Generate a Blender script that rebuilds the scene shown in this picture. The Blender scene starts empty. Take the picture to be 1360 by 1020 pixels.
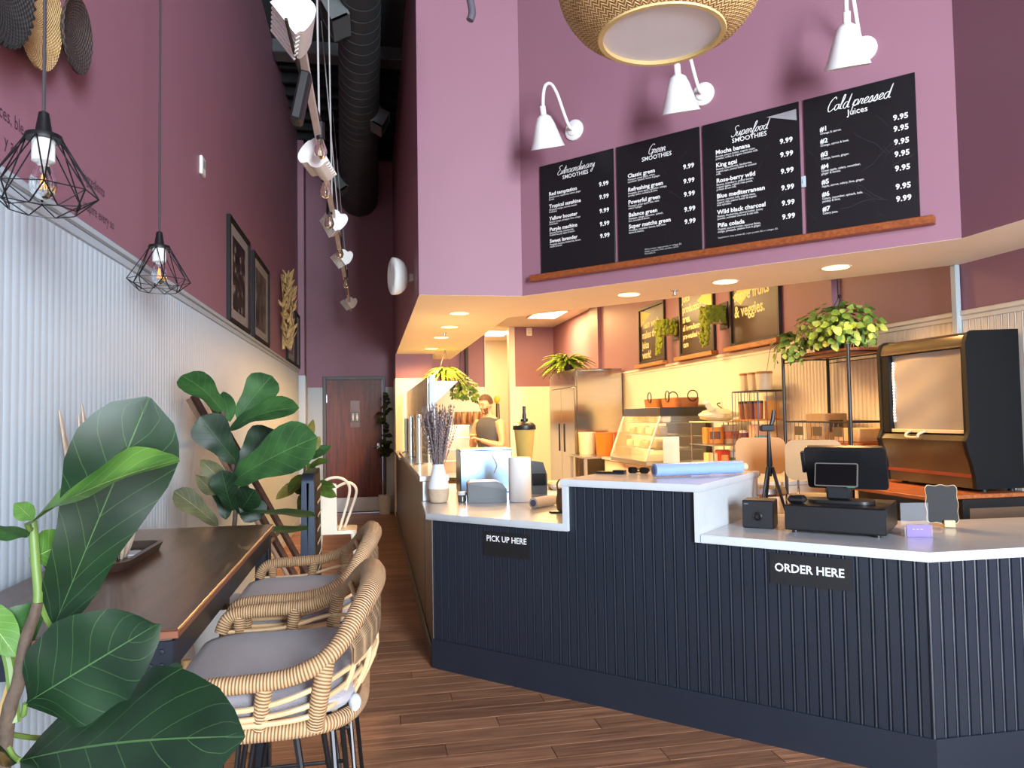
import bpy, math, random
import numpy as np
from mathutils import Vector, Matrix
random.seed(7)
SC = bpy.context.scene
COL = SC.collection
PI = math.pi

# ------------------------------------------------------------------ camera
F_PX, CX, CY, EYE = 1000.0, 680.0, 510.0, 1.5
def _axes(vx=493.0, vy=555.0, roll=0.016):
    d = np.array([vx - CX, -(vy - CY), F_PX]); d /= np.linalg.norm(d)
    ur, uu = -math.sin(roll), math.cos(roll)
    u = np.array([ur, uu, -(ur * d[0] + uu * d[1]) / d[2]]); u /= np.linalg.norm(u)
    x = np.array([u[1]*d[2]-u[2]*d[1], u[2]*d[0]-u[0]*d[2], u[0]*d[1]-u[1]*d[0]])
    return np.array([x, d, u])
AX = _axes()
cam_data = bpy.data.cameras.new('camera'); cam = bpy.data.objects.new('camera', cam_data); COL.objects.link(cam)
cam_data.sensor_width = 36.0; cam_data.lens = 36.0 * F_PX / 1360.0
cam_data.clip_start = 0.02; cam_data.clip_end = 200
rt, up, fw = AX[:, 0], AX[:, 1], AX[:, 2]
cam.matrix_world = Matrix(((rt[0], up[0], -fw[0], 0), (rt[1], up[1], -fw[1], 0), (rt[2], up[2], -fw[2], EYE), (0, 0, 0, 1)))
SC.camera = cam

# ------------------------------------------------------------------ world, daylight, exposure
W = bpy.data.worlds.new('world'); SC.world = W; W.use_nodes = True
bg = W.node_tree.nodes['Background']; bg.inputs[0].default_value = (0.62, 0.78, 1.0, 1); bg.inputs[1].default_value = 1.0
VS = SC.view_settings
VS.view_transform = 'Standard'; VS.look = 'None'; VS.gamma = 1.0; VS.use_curve_mapping = False
VS.exposure = 0.7
def area(name, loc, rot, sx, sy, power, col, spread=180):
    l = bpy.data.lights.new(name, 'AREA'); l.shape = 'RECTANGLE'; l.size = sx; l.size_y = sy; l.energy = power; l.color = col
    l.spread = math.radians(spread)
    o = bpy.data.objects.new(name, l); COL.objects.link(o); o.location = loc; o.rotation_euler = rot
    return o
# daylight through the shop-front window behind the camera
area('window_daylight', (2.25, -6.05, 2.5), (math.radians(90), 0, 0), 1.75, 4.1, 1250, (0.80, 0.91, 1.0))
WARM = (1.0, 0.52, 0.18)
PANEL = (1.0, 0.63, 0.22)

# ------------------------------------------------------------------ pixel -> place helpers (photograph taken as 1360 x 1020)
def _ray(px, py):
    r = AX @ np.array([px - CX, -(py - CY), F_PX]); return Vector(r)
EYEP = Vector((0, 0, EYE))
def atX(px, py, x): r = _ray(px, py); return EYEP + r * (x / r.x)
def atY(px, py, y): r = _ray(px, py); return EYEP + r * (y / r.y)
def atZ(px, py, z): r = _ray(px, py); return EYEP + r * ((z - EYE) / r.z)
def at_plane(px, py, p, n): r = _ray(px, py); return EYEP + r * ((Vector(p) - EYEP).dot(Vector(n)) / r.dot(Vector(n)))

# ------------------------------------------------------------------ materials
def lin(c):
    return tuple(((v / 255.0) / 12.92 if v <= 10 else (((v / 255.0) + 0.055) / 1.055) ** 2.4) for v in c)
MATS = {}
def M(name, rgb=(200, 200, 200), rough=0.5, metal=0.0, var=0.07, scale=6.0, bump=0.0, bscale=60.0, emit=0.0, alpha=1.0, trans=0.0, spec=0.5, stretch=None, coat=0.0, sheen=0.0):
    if name in MATS: return MATS[name]
    m = bpy.data.materials.new(name); m.use_nodes = True
    nt = m.node_tree; b = nt.nodes['Principled BSDF']
    c = lin(rgb)
    tc = nt.nodes.new('ShaderNodeTexCoord'); mp = nt.nodes.new('ShaderNodeMapping')
    if stretch: mp.inputs['Scale'].default_value = stretch
    nt.links.new(tc.outputs['Object'], mp.inputs[0])
    nz = nt.nodes.new('ShaderNodeTexNoise'); nz.inputs['Scale'].default_value = scale; nz.inputs['Detail'].default_value = 4
    nt.links.new(mp.outputs[0], nz.inputs['Vector'])
    rp = nt.nodes.new('ShaderNodeValToRGB')
    rp.color_ramp.elements[0].position = 0.3; rp.color_ramp.elements[1].position = 0.7
    rp.color_ramp.elements[0].color = tuple(v * (1 - var) for v in c) + (1,)
    rp.color_ramp.elements[1].color = tuple(min(1, v * (1 + var)) for v in c) + (1,)
    nt.links.new(nz.outputs['Fac'], rp.inputs[0]); nt.links.new(rp.outputs[0], b.inputs['Base Color'])
    b.inputs['Roughness'].default_value = rough; b.inputs['Metallic'].default_value = metal
    b.inputs['Specular IOR Level'].default_value = spec
    b.inputs['Alpha'].default_value = alpha; b.inputs['Transmission Weight'].default_value = trans
    b.inputs['Coat Weight'].default_value = coat
    if sheen: b.inputs['Sheen Weight'].default_value = sheen
    if emit:
        nt.links.new(rp.outputs[0], b.inputs['Emission Color']); b.inputs['Emission Strength'].default_value = emit
    if bump:
        n2 = nt.nodes.new('ShaderNodeTexNoise'); n2.inputs['Scale'].default_value = bscale
        nt.links.new(mp.outputs[0], n2.inputs['Vector'])
        bp = nt.nodes.new('ShaderNodeBump'); bp.inputs['Strength'].default_value = bump; bp.inputs['Distance'].default_value = 0.01
        nt.links.new(n2.outputs['Fac'], bp.inputs['Height']); nt.links.new(bp.outputs[0], b.inputs['Normal'])
    MATS[name] = m
    return m
def _mathn(nt, op, a, b=None):
    n = nt.nodes.new('ShaderNodeMath'); n.operation = op
    for i, v in enumerate((a, b)):
        if v is None: continue
        if isinstance(v, (int, float)): n.inputs[i].default_value = v
        else: nt.links.new(v, n.inputs[i])
    return n.outputs[0]
def m_wood(name, a, b, rough=0.45, stretch=(1.2, 14, 14), island=0.35, scale=3.0, coat=0.0):
    """wood: grain stretched along local X, tint changes from piece to piece"""
    if name in MATS: return MATS[name]
    m = bpy.data.materials.new(name); m.use_nodes = True; nt = m.node_tree; p = nt.nodes['Principled BSDF']
    tc = nt.nodes.new('ShaderNodeTexCoord'); mp = nt.nodes.new('ShaderNodeMapping'); mp.inputs['Scale'].default_value = stretch
    geo = nt.nodes.new('ShaderNodeNewGeometry')
    off = nt.nodes.new('ShaderNodeVectorMath'); off.operation = 'ADD'
    oi = nt.nodes.new('ShaderNodeObjectInfo')
    rnd = _mathn(nt, 'FRACT', _mathn(nt, 'ADD', geo.outputs['Random Per Island'], oi.outputs['Random']))
    sc = _mathn(nt, 'MULTIPLY', rnd, 37.0)
    nt.links.new(tc.outputs['Object'], off.inputs[0]); nt.links.new(sc, off.inputs[1])
    nt.links.new(off.outputs[0], mp.inputs[0])
    nz = nt.nodes.new('ShaderNodeTexNoise'); nz.inputs['Scale'].default_value = scale; nz.inputs['Detail'].default_value = 7; nz.inputs['Distortion'].default_value = 0.6
    nt.links.new(mp.outputs[0], nz.inputs['Vector'])
    rp = nt.nodes.new('ShaderNodeValToRGB'); rp.color_ramp.elements[0].position = 0.32; rp.color_ramp.elements[1].position = 0.72
    rp.color_ramp.elements[0].color = lin(a) + (1,); rp.color_ramp.elements[1].color = lin(b) + (1,)
    nt.links.new(nz.outputs['Fac'], rp.inputs[0])
    hv = nt.nodes.new('ShaderNodeHueSaturation')
    v = _mathn(nt, 'ADD', _mathn(nt, 'MULTIPLY', rnd, island), 1 - island / 2)
    nt.links.new(v, hv.inputs['Value']); nt.links.new(rp.outputs[0], hv.inputs['Color'])
    nt.links.new(hv.outputs[0], p.inputs['Base Color']); p.inputs['Roughness'].default_value = rough; p.inputs['Coat Weight'].default_value = coat
    MATS[name] = m; return m
def m_wrap(name, a, b, freq=170.0, twist=0.0, rough=0.6, dist=0.004):
    """cane wound around a rod: bands follow the length of the rod (UV v is metres along it)"""
    if name in MATS: return MATS[name]
    m = bpy.data.materials.new(name); m.use_nodes = True; nt = m.node_tree; p = nt.nodes['Principled BSDF']
    uv = nt.nodes.new('ShaderNodeUVMap'); sx = nt.nodes.new('ShaderNodeSeparateXYZ'); nt.links.new(uv.outputs[0], sx.inputs[0])
    ph = _mathn(nt, 'ADD', _mathn(nt, 'MULTIPLY', sx.outputs[1], freq * 2 * PI), _mathn(nt, 'MULTIPLY', sx.outputs[0], twist * 2 * PI))
    s = _mathn(nt, 'ABSOLUTE', _mathn(nt, 'SINE', _mathn(nt, 'MULTIPLY', ph, 0.5)))
    tc = nt.nodes.new('ShaderNodeTexCoord'); nz = nt.nodes.new('ShaderNodeTexNoise'); nz.inputs['Scale'].default_value = 35; nt.links.new(tc.outputs['Object'], nz.inputs['Vector'])
    f = _mathn(nt, 'ADD', _mathn(nt, 'MULTIPLY', s, 0.65), _mathn(nt, 'MULTIPLY', nz.outputs['Fac'], 0.45))
    rp = nt.nodes.new('ShaderNodeValToRGB'); rp.color_ramp.elements[0].position = 0.15; rp.color_ramp.elements[1].position = 0.8
    rp.color_ramp.elements[0].color = lin(a) + (1,); rp.color_ramp.elements[1].color = lin(b) + (1,)
    nt.links.new(f, rp.inputs[0]); nt.links.new(rp.outputs[0], p.inputs['Base Color']); p.inputs['Roughness'].default_value = rough
    bp = nt.nodes.new('ShaderNodeBump'); bp.inputs['Strength'].default_value = 0.8; bp.inputs['Distance'].default_value = dist
    nt.links.new(s, bp.inputs['Height']); nt.links.new(bp.outputs[0], p.inputs['Normal'])
    MATS[name] = m; return m
def m_weave(name, a, b, fu=90.0, fv=90.0, rough=0.65, dist=0.004, herring=False):
    if name in MATS: return MATS[name]
    m = bpy.data.materials.new(name); m.use_nodes = True; nt = m.node_tree; p = nt.nodes['Principled BSDF']
    uv = nt.nodes.new('ShaderNodeUVMap'); sx = nt.nodes.new('ShaderNodeSeparateXYZ'); nt.links.new(uv.outputs[0], sx.inputs[0])
    u = _mathn(nt, 'MULTIPLY', sx.outputs[0], fu); v = _mathn(nt, 'MULTIPLY', sx.outputs[1], fv)
    if herring:
        zig = _mathn(nt, 'PINGPONG', u, 0.5)
        t = _mathn(nt, 'ADD', v, _mathn(nt, 'MULTIPLY', zig, 2.0))
        s = _mathn(nt, 'MULTIPLY', _mathn(nt, 'ADD', _mathn(nt, 'SINE', _mathn(nt, 'MULTIPLY', t, 2 * PI)), 1.0), 0.5)
    else:
        s = _mathn(nt, 'MULTIPLY', _mathn(nt, 'ADD', _mathn(nt, 'MULTIPLY', _mathn(nt, 'SINE', _mathn(nt, 'MULTIPLY', u, PI)), _mathn(nt, 'SINE', _mathn(nt, 'MULTIPLY', v, PI))), 1.0), 0.5)
    tc = nt.nodes.new('ShaderNodeTexCoord'); nz = nt.nodes.new('ShaderNodeTexNoise'); nz.inputs['Scale'].default_value = 30; nz.inputs['Detail'].default_value = 5; nt.links.new(tc.outputs['Object'], nz.inputs['Vector'])
    f = _mathn(nt, 'ADD', _mathn(nt, 'MULTIPLY', s, 0.6), _mathn(nt, 'MULTIPLY', nz.outputs['Fac'], 0.5))
    rp = nt.nodes.new('ShaderNodeValToRGB'); rp.color_ramp.elements[0].position = 0.2; rp.color_ramp.elements[1].position = 0.85
    rp.color_ramp.elements[0].color = lin(a) + (1,); rp.color_ramp.elements[1].color = lin(b) + (1,)
    nt.links.new(f, rp.inputs[0]); nt.links.new(rp.outputs[0], p.inputs['Base Color']); p.inputs['Roughness'].default_value = rough
    bp = nt.nodes.new('ShaderNodeBump'); bp.inputs['Strength'].default_value = 0.9; bp.inputs['Distance'].default_value = dist
    nt.links.new(s, bp.inputs['Height']); nt.links.new(bp.outputs[0], p.inputs['Normal'])
    MATS[name] = m; return m
def m_leaf(name, a, b, vein, nveins=7.0, rough=0.55, vw=1.0):
    """blade with a pale midrib and side veins; UV u runs across the blade, v from stalk to tip"""
    if name in MATS: return MATS[name]
    m = bpy.data.materials.new(name); m.use_nodes = True; nt = m.node_tree; p = nt.nodes['Principled BSDF']
    uv = nt.nodes.new('ShaderNodeUVMap'); sx = nt.nodes.new('ShaderNodeSeparateXYZ'); nt.links.new(uv.outputs[0], sx.inputs[0])
    au = _mathn(nt, 'ABSOLUTE', _mathn(nt, 'SUBTRACT', sx.outputs[0], 0.5))
    mid = _mathn(nt, 'LESS_THAN', au, 0.007 * vw)
    t = _mathn(nt, 'MULTIPLY', _mathn(nt, 'SUBTRACT', sx.outputs[1], _mathn(nt, 'MULTIPLY', au, 0.55)), nveins)
    fr = _mathn(nt, 'ABSOLUTE', _mathn(nt, 'SUBTRACT', _mathn(nt, 'FRACT', t), 0.5))
    side = _mathn(nt, 'LESS_THAN', fr, 0.018 * vw)
    vv = _mathn(nt, 'MAXIMUM', mid, _mathn(nt, 'MULTIPLY', side, 0.55))
    tc = nt.nodes.new('ShaderNodeTexCoord'); nz = nt.nodes.new('ShaderNodeTexNoise'); nz.inputs['Scale'].default_value = 9; nt.links.new(tc.outputs['Object'], nz.inputs['Vector'])
    rp = nt.nodes.new('ShaderNodeValToRGB'); rp.color_ramp.elements[0].position = 0.3; rp.color_ramp.elements[1].position = 0.75
    rp.color_ramp.elements[0].color = lin(a) + (1,); rp.color_ramp.elements[1].color = lin(b) + (1,)
    nt.links.new(nz.outputs['Fac'], rp.inputs[0])
    mx = nt.nodes.new('ShaderNodeMixRGB'); nt.links.new(vv, mx.inputs[0]); nt.links.new(rp.outputs[0], mx.inputs[1]); mx.inputs[2].default_value = lin(vein) + (1,)
    nt.links.new(mx.outputs[0], p.inputs['Base Color']); p.inputs['Roughness'].default_value = rough
    p.inputs['Specular IOR Level'].default_value = 0.3
    bp = nt.nodes.new('ShaderNodeBump'); bp.inputs['Strength'].default_value = 0.5; bp.inputs['Distance'].default_value = 0.004; bp.invert = True
    nt.links.new(vv, bp.inputs['Height']); nt.links.new(bp.outputs[0], p.inputs['Normal'])
    MATS[name] = m; return m

# ------------------------------------------------------------------ mesh builder
def cr(pts, n=6, closed=False):
    P = [Vector(p) for p in pts]; out = []
    L = len(P); rng = range(L if closed else L - 1)
    for i in rng:
        if closed: p0, p1, p2, p3 = P[i - 1], P[i], P[(i + 1) % L], P[(i + 2) % L]
        else: p0, p1, p2, p3 = P[max(i - 1, 0)], P[i], P[i + 1], P[min(i + 2, L - 1)]
        for k in range(n):
            t = k / n
            out.append(0.5 * ((2 * p1) + (p2 - p0) * t + (2 * p0 - 5 * p1 + 4 * p2 - p3) * t * t + (3 * p1 - p0 - 3 * p2 + p3) * t ** 3))
    if not closed: out.append(P[-1])
    return out
def rounded(w, h, r, n=5):
    """rounded rectangle outline centred on 0"""
    o = []
    for cx, cy, a0 in ((w/2-r, h/2-r, 0), (-w/2+r, h/2-r, 90), (-w/2+r, -h/2+r, 180), (w/2-r, -h/2+r, 270)):
        for k in range(n + 1):
            a = math.radians(a0 + 90 * k / n); o.append((cx + r * math.cos(a), cy + r * math.sin(a)))
    return o
def frame(o, xd, up=(0, 0, 1)):
    """matrix: local x along xd, local y along up, local z = x cross y (out of the surface)"""
    x = Vector(xd).normalized(); u = Vector(up); z = x.cross(u).normalized(); y = z.cross(x)
    return Matrix(((x.x, y.x, z.x, o[0]), (x.y, y.y, z.y, o[1]), (x.z, y.z, z.z, o[2]), (0, 0, 0, 1)))
class MB:
    def __init__(s, T=None): s.v = []; s.f = []; s.uv = []; s.T = T or Matrix()
    def add(s, vs, fs, uvs=None):
        b = len(s.v); s.v += [s.T @ Vector(p) for p in vs]
        for i, f in enumerate(fs):
            s.f.append([b + k for k in f]); s.uv.append([uvs[k] for k in f] if uvs else [(0, 0)] * len(f))
        return s
    def box(s, x0, x1, y0, y1, z0, z1, bev=0.0):
        x0, x1 = min(x0, x1), max(x0, x1); y0, y1 = min(y0, y1), max(y0, y1); z0, z1 = min(z0, z1), max(z0, z1)
        bev = min(bev, (x1-x0)*.45, (y1-y0)*.45, (z1-z0)*.45)
        if bev <= 0:
            return s.add([(x0,y0,z0),(x1,y0,z0),(x1,y1,z0),(x0,y1,z0),(x0,y0,z1),(x1,y0,z1),(x1,y1,z1),(x0,y1,z1)],
                         [(3,2,1,0),(4,5,6,7),(0,1,5,4),(1,2,6,5),(2,3,7,6),(3,0,4,7)])
        c = ((x0+x1)/2, (y0+y1)/2, (z0+z1)/2); h = ((x1-x0)/2, (y1-y0)/2, (z1-z0)/2)
        vs = []; idx = {}
        for sx in (-1, 1):
            for sy in (-1, 1):
                for sz in (-1, 1):
                    for ax in range(3):
                        sg = (sx, sy, sz); p = [c[k] + sg[k] * (h[k] if k == ax else h[k] - bev) for k in range(3)]
                        idx[(sx, sy, sz, ax)] = len(vs); vs.append(p)
        fs = []
        for ax in range(3):
            a, b = [k for k in range(3) if k != ax]
            for sg in (-1, 1):
                q = []
                for (sa, sb) in ((-1,-1),(1,-1),(1,1),(-1,1)):
                    t = [0,0,0]; t[ax] = sg; t[a] = sa; t[b] = sb; q.append(idx[(*t, ax)])
                if (sg < 0) != (ax == 1): q = q[::-1]
                fs.append(q)
        for ax in range(3):
            a, b = [k for k in range(3) if k != ax]
            for sa in (-1, 1):
                for sb in (-1, 1):
                    def g(s3, w):
                        t = [0,0,0]; t[ax] = s3; t[a] = sa; t[b] = sb; return idx[(*t, w)]
                    fs.append([g(-1, a), g(1, a), g(1, b), g(-1, b)])
        for sx in (-1, 1):
            for sy in (-1, 1):
                for sz in (-1, 1): fs.append([idx[(sx, sy, sz, k)] for k in range(3)])
        return s.add(vs, fs)
    def prism(s, poly, z0, z1):
        n = len(poly); vs = [(p[0], p[1], z0) for p in poly] + [(p[0], p[1], z1) for p in poly]
        return s.add(vs, [list(range(n))[::-1], list(range(n, 2*n))] + [[i, (i+1) % n, n + (i+1) % n, n + i] for i in range(n)])
    def tube(s, pts, r, seg=8, closed=False, flat=1.0):
        P = [Vector(p) for p in pts]; n = len(P)
        R = [r] * n if isinstance(r, (int, float)) else list(r)
        tan = []
        for i in range(n):
            a = P[(i - 1) % n] if (closed or i > 0) else P[i]; b = P[(i + 1) % n] if (closed or i < n - 1) else P[i]
            t = b - a; tan.append(t.normalized() if t.length > 1e-9 else Vector((0, 0, 1)))
        ref = Vector((0, 0, 1)) if abs(tan[0].z) < 0.9 else Vector((1, 0, 0))
        nn = (ref - tan[0] * ref.dot(tan[0])).normalized(); vs = []; uvs = []; L = 0
        for i in range(n):
            nn = nn - tan[i] * nn.dot(tan[i])
            nn = nn.normalized() if nn.length > 1e-6 else tan[i].orthogonal().normalized()
            bb = tan[i].cross(nn)
            if i: L += (P[i] - P[i-1]).length
            for k in range(seg + 1):
                a = 2 * PI * k / seg
                vs.append(P[i] + (nn * math.cos(a) * flat + bb * math.sin(a)) * R[i]); uvs.append((k / seg, L))
        w = seg + 1; fs = []
        for i in range(n - 1):
            for k in range(seg): fs.append([i*w+k, i*w+k+1, (i+1)*w+k+1, (i+1)*w+k])
        if closed:
            for k in range(seg): fs.append([(n-1)*w+k, (n-1)*w+k+1, k+1, k])
        else:
            fs.append([k for k in range(seg)][::-1]); fs.append([(n-1)*w+k for k in range(seg)])
        return s.add(vs, fs, uvs)
    def lathe(s, prof, c=(0, 0, 0), seg=24, sx=1.0, sy=1.0, ulen=1.0, cap=True):
        """prof: (radius, z) from one end to the other"""
        vs = []; uvs = []; L = 0; w = seg + 1
        for i, (r, z) in enumerate(prof):
            if i: L += math.hypot(r - prof[i-1][0], z - prof[i-1][1])
            for k in range(w):
                a = 2 * PI * k / seg; vs.append((c[0] + r * sx * math.cos(a), c[1] + r * sy * math.sin(a), c[2] + z)); uvs.append((k / seg * ulen, L))
        fs = [[i*w+k, i*w+k+1, (i+1)*w+k+1, (i+1)*w+k] for i in range(len(prof)-1) for k in range(seg)]
        if cap and prof[0][0] > 1e-5: fs.append([k for k in range(seg)][::-1])
        if cap and prof[-1][0] > 1e-5: fs.append([(len(prof)-1)*w+k for k in range(seg)])
        return s.add(vs, fs, uvs)
    def ball(s, c, rx, ry=None, rz=None, seg=14, rings=9):
        ry = ry or rx; rz = rz or rx
        prof = [(math.sin(PI * i / rings), -math.cos(PI * i / rings) * rz) for i in range(rings + 1)]
        return s.lathe([(max(p[0], 1e-6), p[1]) for p in prof], c, seg, rx, ry)
    def quad(s, a, b, c, d): return s.add([a, b, c, d], [(0, 1, 2, 3)], [(0, 0), (1, 0), (1, 1), (0, 1)])
    def sheet(s, rows, thick=0.0):
        n = len(rows); w = len(rows[0]); vs = [p for r in rows for p in r]
        uvs = [(k / (w - 1), i / (n - 1)) for i in range(n) for k in range(w)]
        return s.add(vs, [[i*w+k, i*w+k+1, (i+1)*w+k+1, (i+1)*w+k] for i in range(n-1) for k in range(w-1)], uvs)
    def mesh(s, name, off=None):
        me = bpy.data.meshes.new(name)
        me.from_pydata([(p - off) if off is not None else p for p in s.v], [], s.f)
        ul = me.uv_layers.new(name='UVMap'); flat = [c for f in s.uv for uv in f for c in uv]
        ul.data.foreach_set('uv', flat)
        me.validate(clean_customdata=False)
        me.shade_smooth(); me.set_sharp_from_angle(angle=math.radians(38))
        return me
    def build(s, name, mat, parent=None, label=None, kind=None, local=False, cat=None, group=None):
        """one mesh object. parent given: a part of it; else a thing / piece of the setting of its own"""
        off = None
        if parent is None and kind != 'structure':
            xs = [p.x for p in s.v]; ys = [p.y for p in s.v]; zs = [p.z for p in s.v]
            off = Vector(((min(xs)+max(xs))/2, (min(ys)+max(ys))/2, min(zs)))
        elif parent is not None and not local:
            R = parent
            while R.parent: R = R.parent
            Mi = R.matrix_basis.inverted(); s.v = [Mi @ p for p in s.v]
        me = s.mesh(name, off); me.materials.append(mat)
        o = bpy.data.objects.new(name, me); COL.objects.link(o)
        if off is not None: o.location = off
        if parent: o.parent = parent
        return tag(o, label, cat, group, kind)
def tag(o, label=None, cat=None, group=None, kind=None):
    if label: o['label'] = label
    if cat: o['category'] = cat
    if group: o['group'] = group
    if kind: o['kind'] = kind
    return o
def thing(name, loc, label, cat, rz=0.0, group=None):
    o = bpy.data.objects.new(name, None); COL.objects.link(o); o.empty_display_size = 0.05
    o.matrix_basis = Matrix.Translation(Vector(loc)) @ Matrix.Rotation(rz, 4, 'Z')
    return tag(o, label, cat, group)
def inst(name, me, M4, parent):
    """another object on shared mesh data, a part of parent (world matrix M4)"""
    o = bpy.data.objects.new(name, me); COL.objects.link(o); o.parent = parent
    R = parent
    while R.parent: R = R.parent
    o.matrix_basis = R.matrix_basis.inverted() @ M4
    return o
def copy_tree(o, parent=None):
    c = o.copy(); COL.objects.link(c)
    if parent: c.parent = parent
    for ch in list(o.children): copy_tree(ch, c)
    return c
def text_into(mb, s, size, T, align='LEFT', shear=0.0, bold=0.0, ext=0.0006, sx=1.0, spacing=1.0):
    cu = bpy.data.curves.new('t', 'FONT'); cu.body = s; cu.size = size; cu.align_x = align; cu.shear = shear; cu.offset = bold
    cu.resolution_u = 2; cu.extrude = 0.0; cu.space_character = spacing
    ob = bpy.data.objects.new('t', cu); COL.objects.link(ob)
    me = bpy.data.meshes.new_from_object(ob)
    old = mb.T; mb.T = T @ Matrix.Diagonal((sx, 1, 1, 1))
    mb.add([v.co for v in me.vertices], [list(p.vertices) for p in me.polygons]); mb.T = old
    bpy.data.objects.remove(ob); bpy.data.curves.remove(cu); bpy.data.meshes.remove(me)
def off(T, x, y, z=0.0): return T @ Matrix.Translation((x, y, z))

# ================================================================== the setting
purple = M('purple_wall_paint', (147, 104, 119), 0.55, var=0.03, scale=1.2)
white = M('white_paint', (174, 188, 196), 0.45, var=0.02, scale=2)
cream = M('kitchen_white_paint', (228, 222, 208), 0.5, var=0.02, scale=2)
soffit_white = M('soffit_white_paint', (246, 236, 216), 0.7, var=0.02, scale=2)
dark_ceiling = M('dark_ceiling_paint', (26, 31, 32), 0.8, var=0.2, scale=3)
slate = M('ceiling_deck_paint', (44, 56, 58), 0.8, var=0.1)
navy = M('counter_navy_paint', (30, 36, 47), 0.36, var=0.05, scale=4)
navy_floor_reflection = M('counter_navy_floor_reflection', (58, 42, 30), 0.4, var=0.08, scale=3)  # navy paint with the warm floor reflection put into its colour
XL, XR, ZC = -1.03, 3.79, 5.7
MN0, MN1 = Vector((1.18, 5.79, 0)), Vector((3.22, 3.6, 0)); MD = (MN1 - MN0).normalized()

def struct(name, mb, mat, parent=None): return mb.build(name, mat, parent, kind='structure' if parent is None else None)
BEAD = [(0, 0), (0, .004), (.002, .0075), (.006, .009), (.010, .0075), (.012, .0025), (.0145, .0025), (.0165, .008), (None, .008), (None, .0025), (None, 0)]
def bead_profile(w):
    tail = [w - .0022, w - .0006, w - .0006]; k = 0; out = []
    for x, d in BEAD:
        if x is None: x = tail[k]; k += 1
        out.append((x, d))
    return out
def bead_board(mb, w, h, T, dz=1.0):
    """one beadboard strip: local x across, local y up, local z out of the wall"""
    pr = bead_profile(w) if dz == 1.0 else [(0, 0), (0, .0078), (.0025, .0086), (.005, .0078), (.006, .0070), (.0075, .0080), (w - .0006, .0080), (w - .0006, 0)]
    n = len(pr); old = mb.T; mb.T = T
    mb.add([(x, 0, d) for x, d in pr] + [(x, h, d) for x, d in pr],
           [[i, i + 1, n + i + 1, n + i] for i in range(n - 1)] + [list(range(n))[::-1], list(range(n, 2 * n))]); mb.T = old
BOARD_MESH = {}
def bead_object(w, h, T, parent, mat):
    key = (round(w, 4), round(h, 4), mat.name)
    if key not in BOARD_MESH:
        b = MB(); bead_board(b, w, h, Matrix(), .18 if mat is white else 1.0); me = b.mesh('board'); me.materials.append(mat); BOARD_MESH[key] = me
    return inst('board', BOARD_MESH[key], T, parent)

# ---- floor
plank_mat = m_wood('floor_wood', (122, 84, 62), (182, 132, 98), 0.42, (1.0, 16, 16), 0.5, 2.6)
floor = struct('floor', MB().box(-1.2, 4.0, -6.3, 18.6, -0.1, -0.0135), M('floor_joint', (190, 150, 118), 0.6))
PLANK = {}
rows_far = MB(); PW = 0.128
y = -6.2; row = 0
while y < 12.3:
    x = XL - (0.0 if row % 1 == 0 else 0) ; x0 = XL; first = True
    st = (row * 0.47) % 1.22
    while x0 < 3.78:
        L = (1.22 - st) if first else 1.22
        if L < 0.12: L += 1.22
        first = False
        x1 = min(x0 + L, 3.78)
        if y > 5.6 or y < 0.9 or x0 > 2.5:
            rows_far.box(x0 + .0012, x1 - .0012, y + .0016, y + PW - .0016, -0.0134, 0.0)
        else:
            key = round(x1 - x0, 3)
            if key not in PLANK:
                PLANK[key] = MB().box(0.001, key - .001, .0016, PW - .0016, -0.0134, 0.0, 0.0012).mesh('plank'); PLANK[key].materials.append(plank_mat)
            inst('plank', PLANK[key], Matrix.Translation((x0, y, 0)), floor)
        x0 = x1
    y += PW; row += 1
rows_far.build('planks_beyond', plank_mat, floor, kind='stuff')
MB().box(.36, 3.78, 12.3, 18.5, -0.0134, 0).build('kitchen_floor', M('kitchen_tile_floor', (120, 98, 80), 0.5), floor)

# ---- left wall, its beadboard wainscot and cap
wall_left = struct('wall_left', MB().box(XL - .12, XL, -6.2, 12.3, 0, ZC), purple)
BW = 0.05; yy = 1.05; CAPZ = 2.19
while yy < 3.85:
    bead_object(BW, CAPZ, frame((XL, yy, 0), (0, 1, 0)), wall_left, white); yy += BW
far = MB()
while yy < 11.2:
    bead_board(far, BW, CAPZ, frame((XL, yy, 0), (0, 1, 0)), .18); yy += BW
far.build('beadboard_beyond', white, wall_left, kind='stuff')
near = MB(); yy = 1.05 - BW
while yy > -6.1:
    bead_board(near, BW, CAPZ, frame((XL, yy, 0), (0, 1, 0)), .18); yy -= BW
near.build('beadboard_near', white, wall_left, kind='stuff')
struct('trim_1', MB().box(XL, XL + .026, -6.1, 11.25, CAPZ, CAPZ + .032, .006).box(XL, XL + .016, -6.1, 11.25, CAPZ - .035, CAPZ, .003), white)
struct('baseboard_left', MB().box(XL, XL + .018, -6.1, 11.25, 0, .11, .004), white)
p = struct('wall_pilaster', MB().box(XL, XL + .085, 11.25, 11.62, 0, ZC), purple)
MB().box(XL + .0, XL + .1, 11.235, 11.64, 0, 2.13, .004).build('pilaster_panel', white, p)

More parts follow.
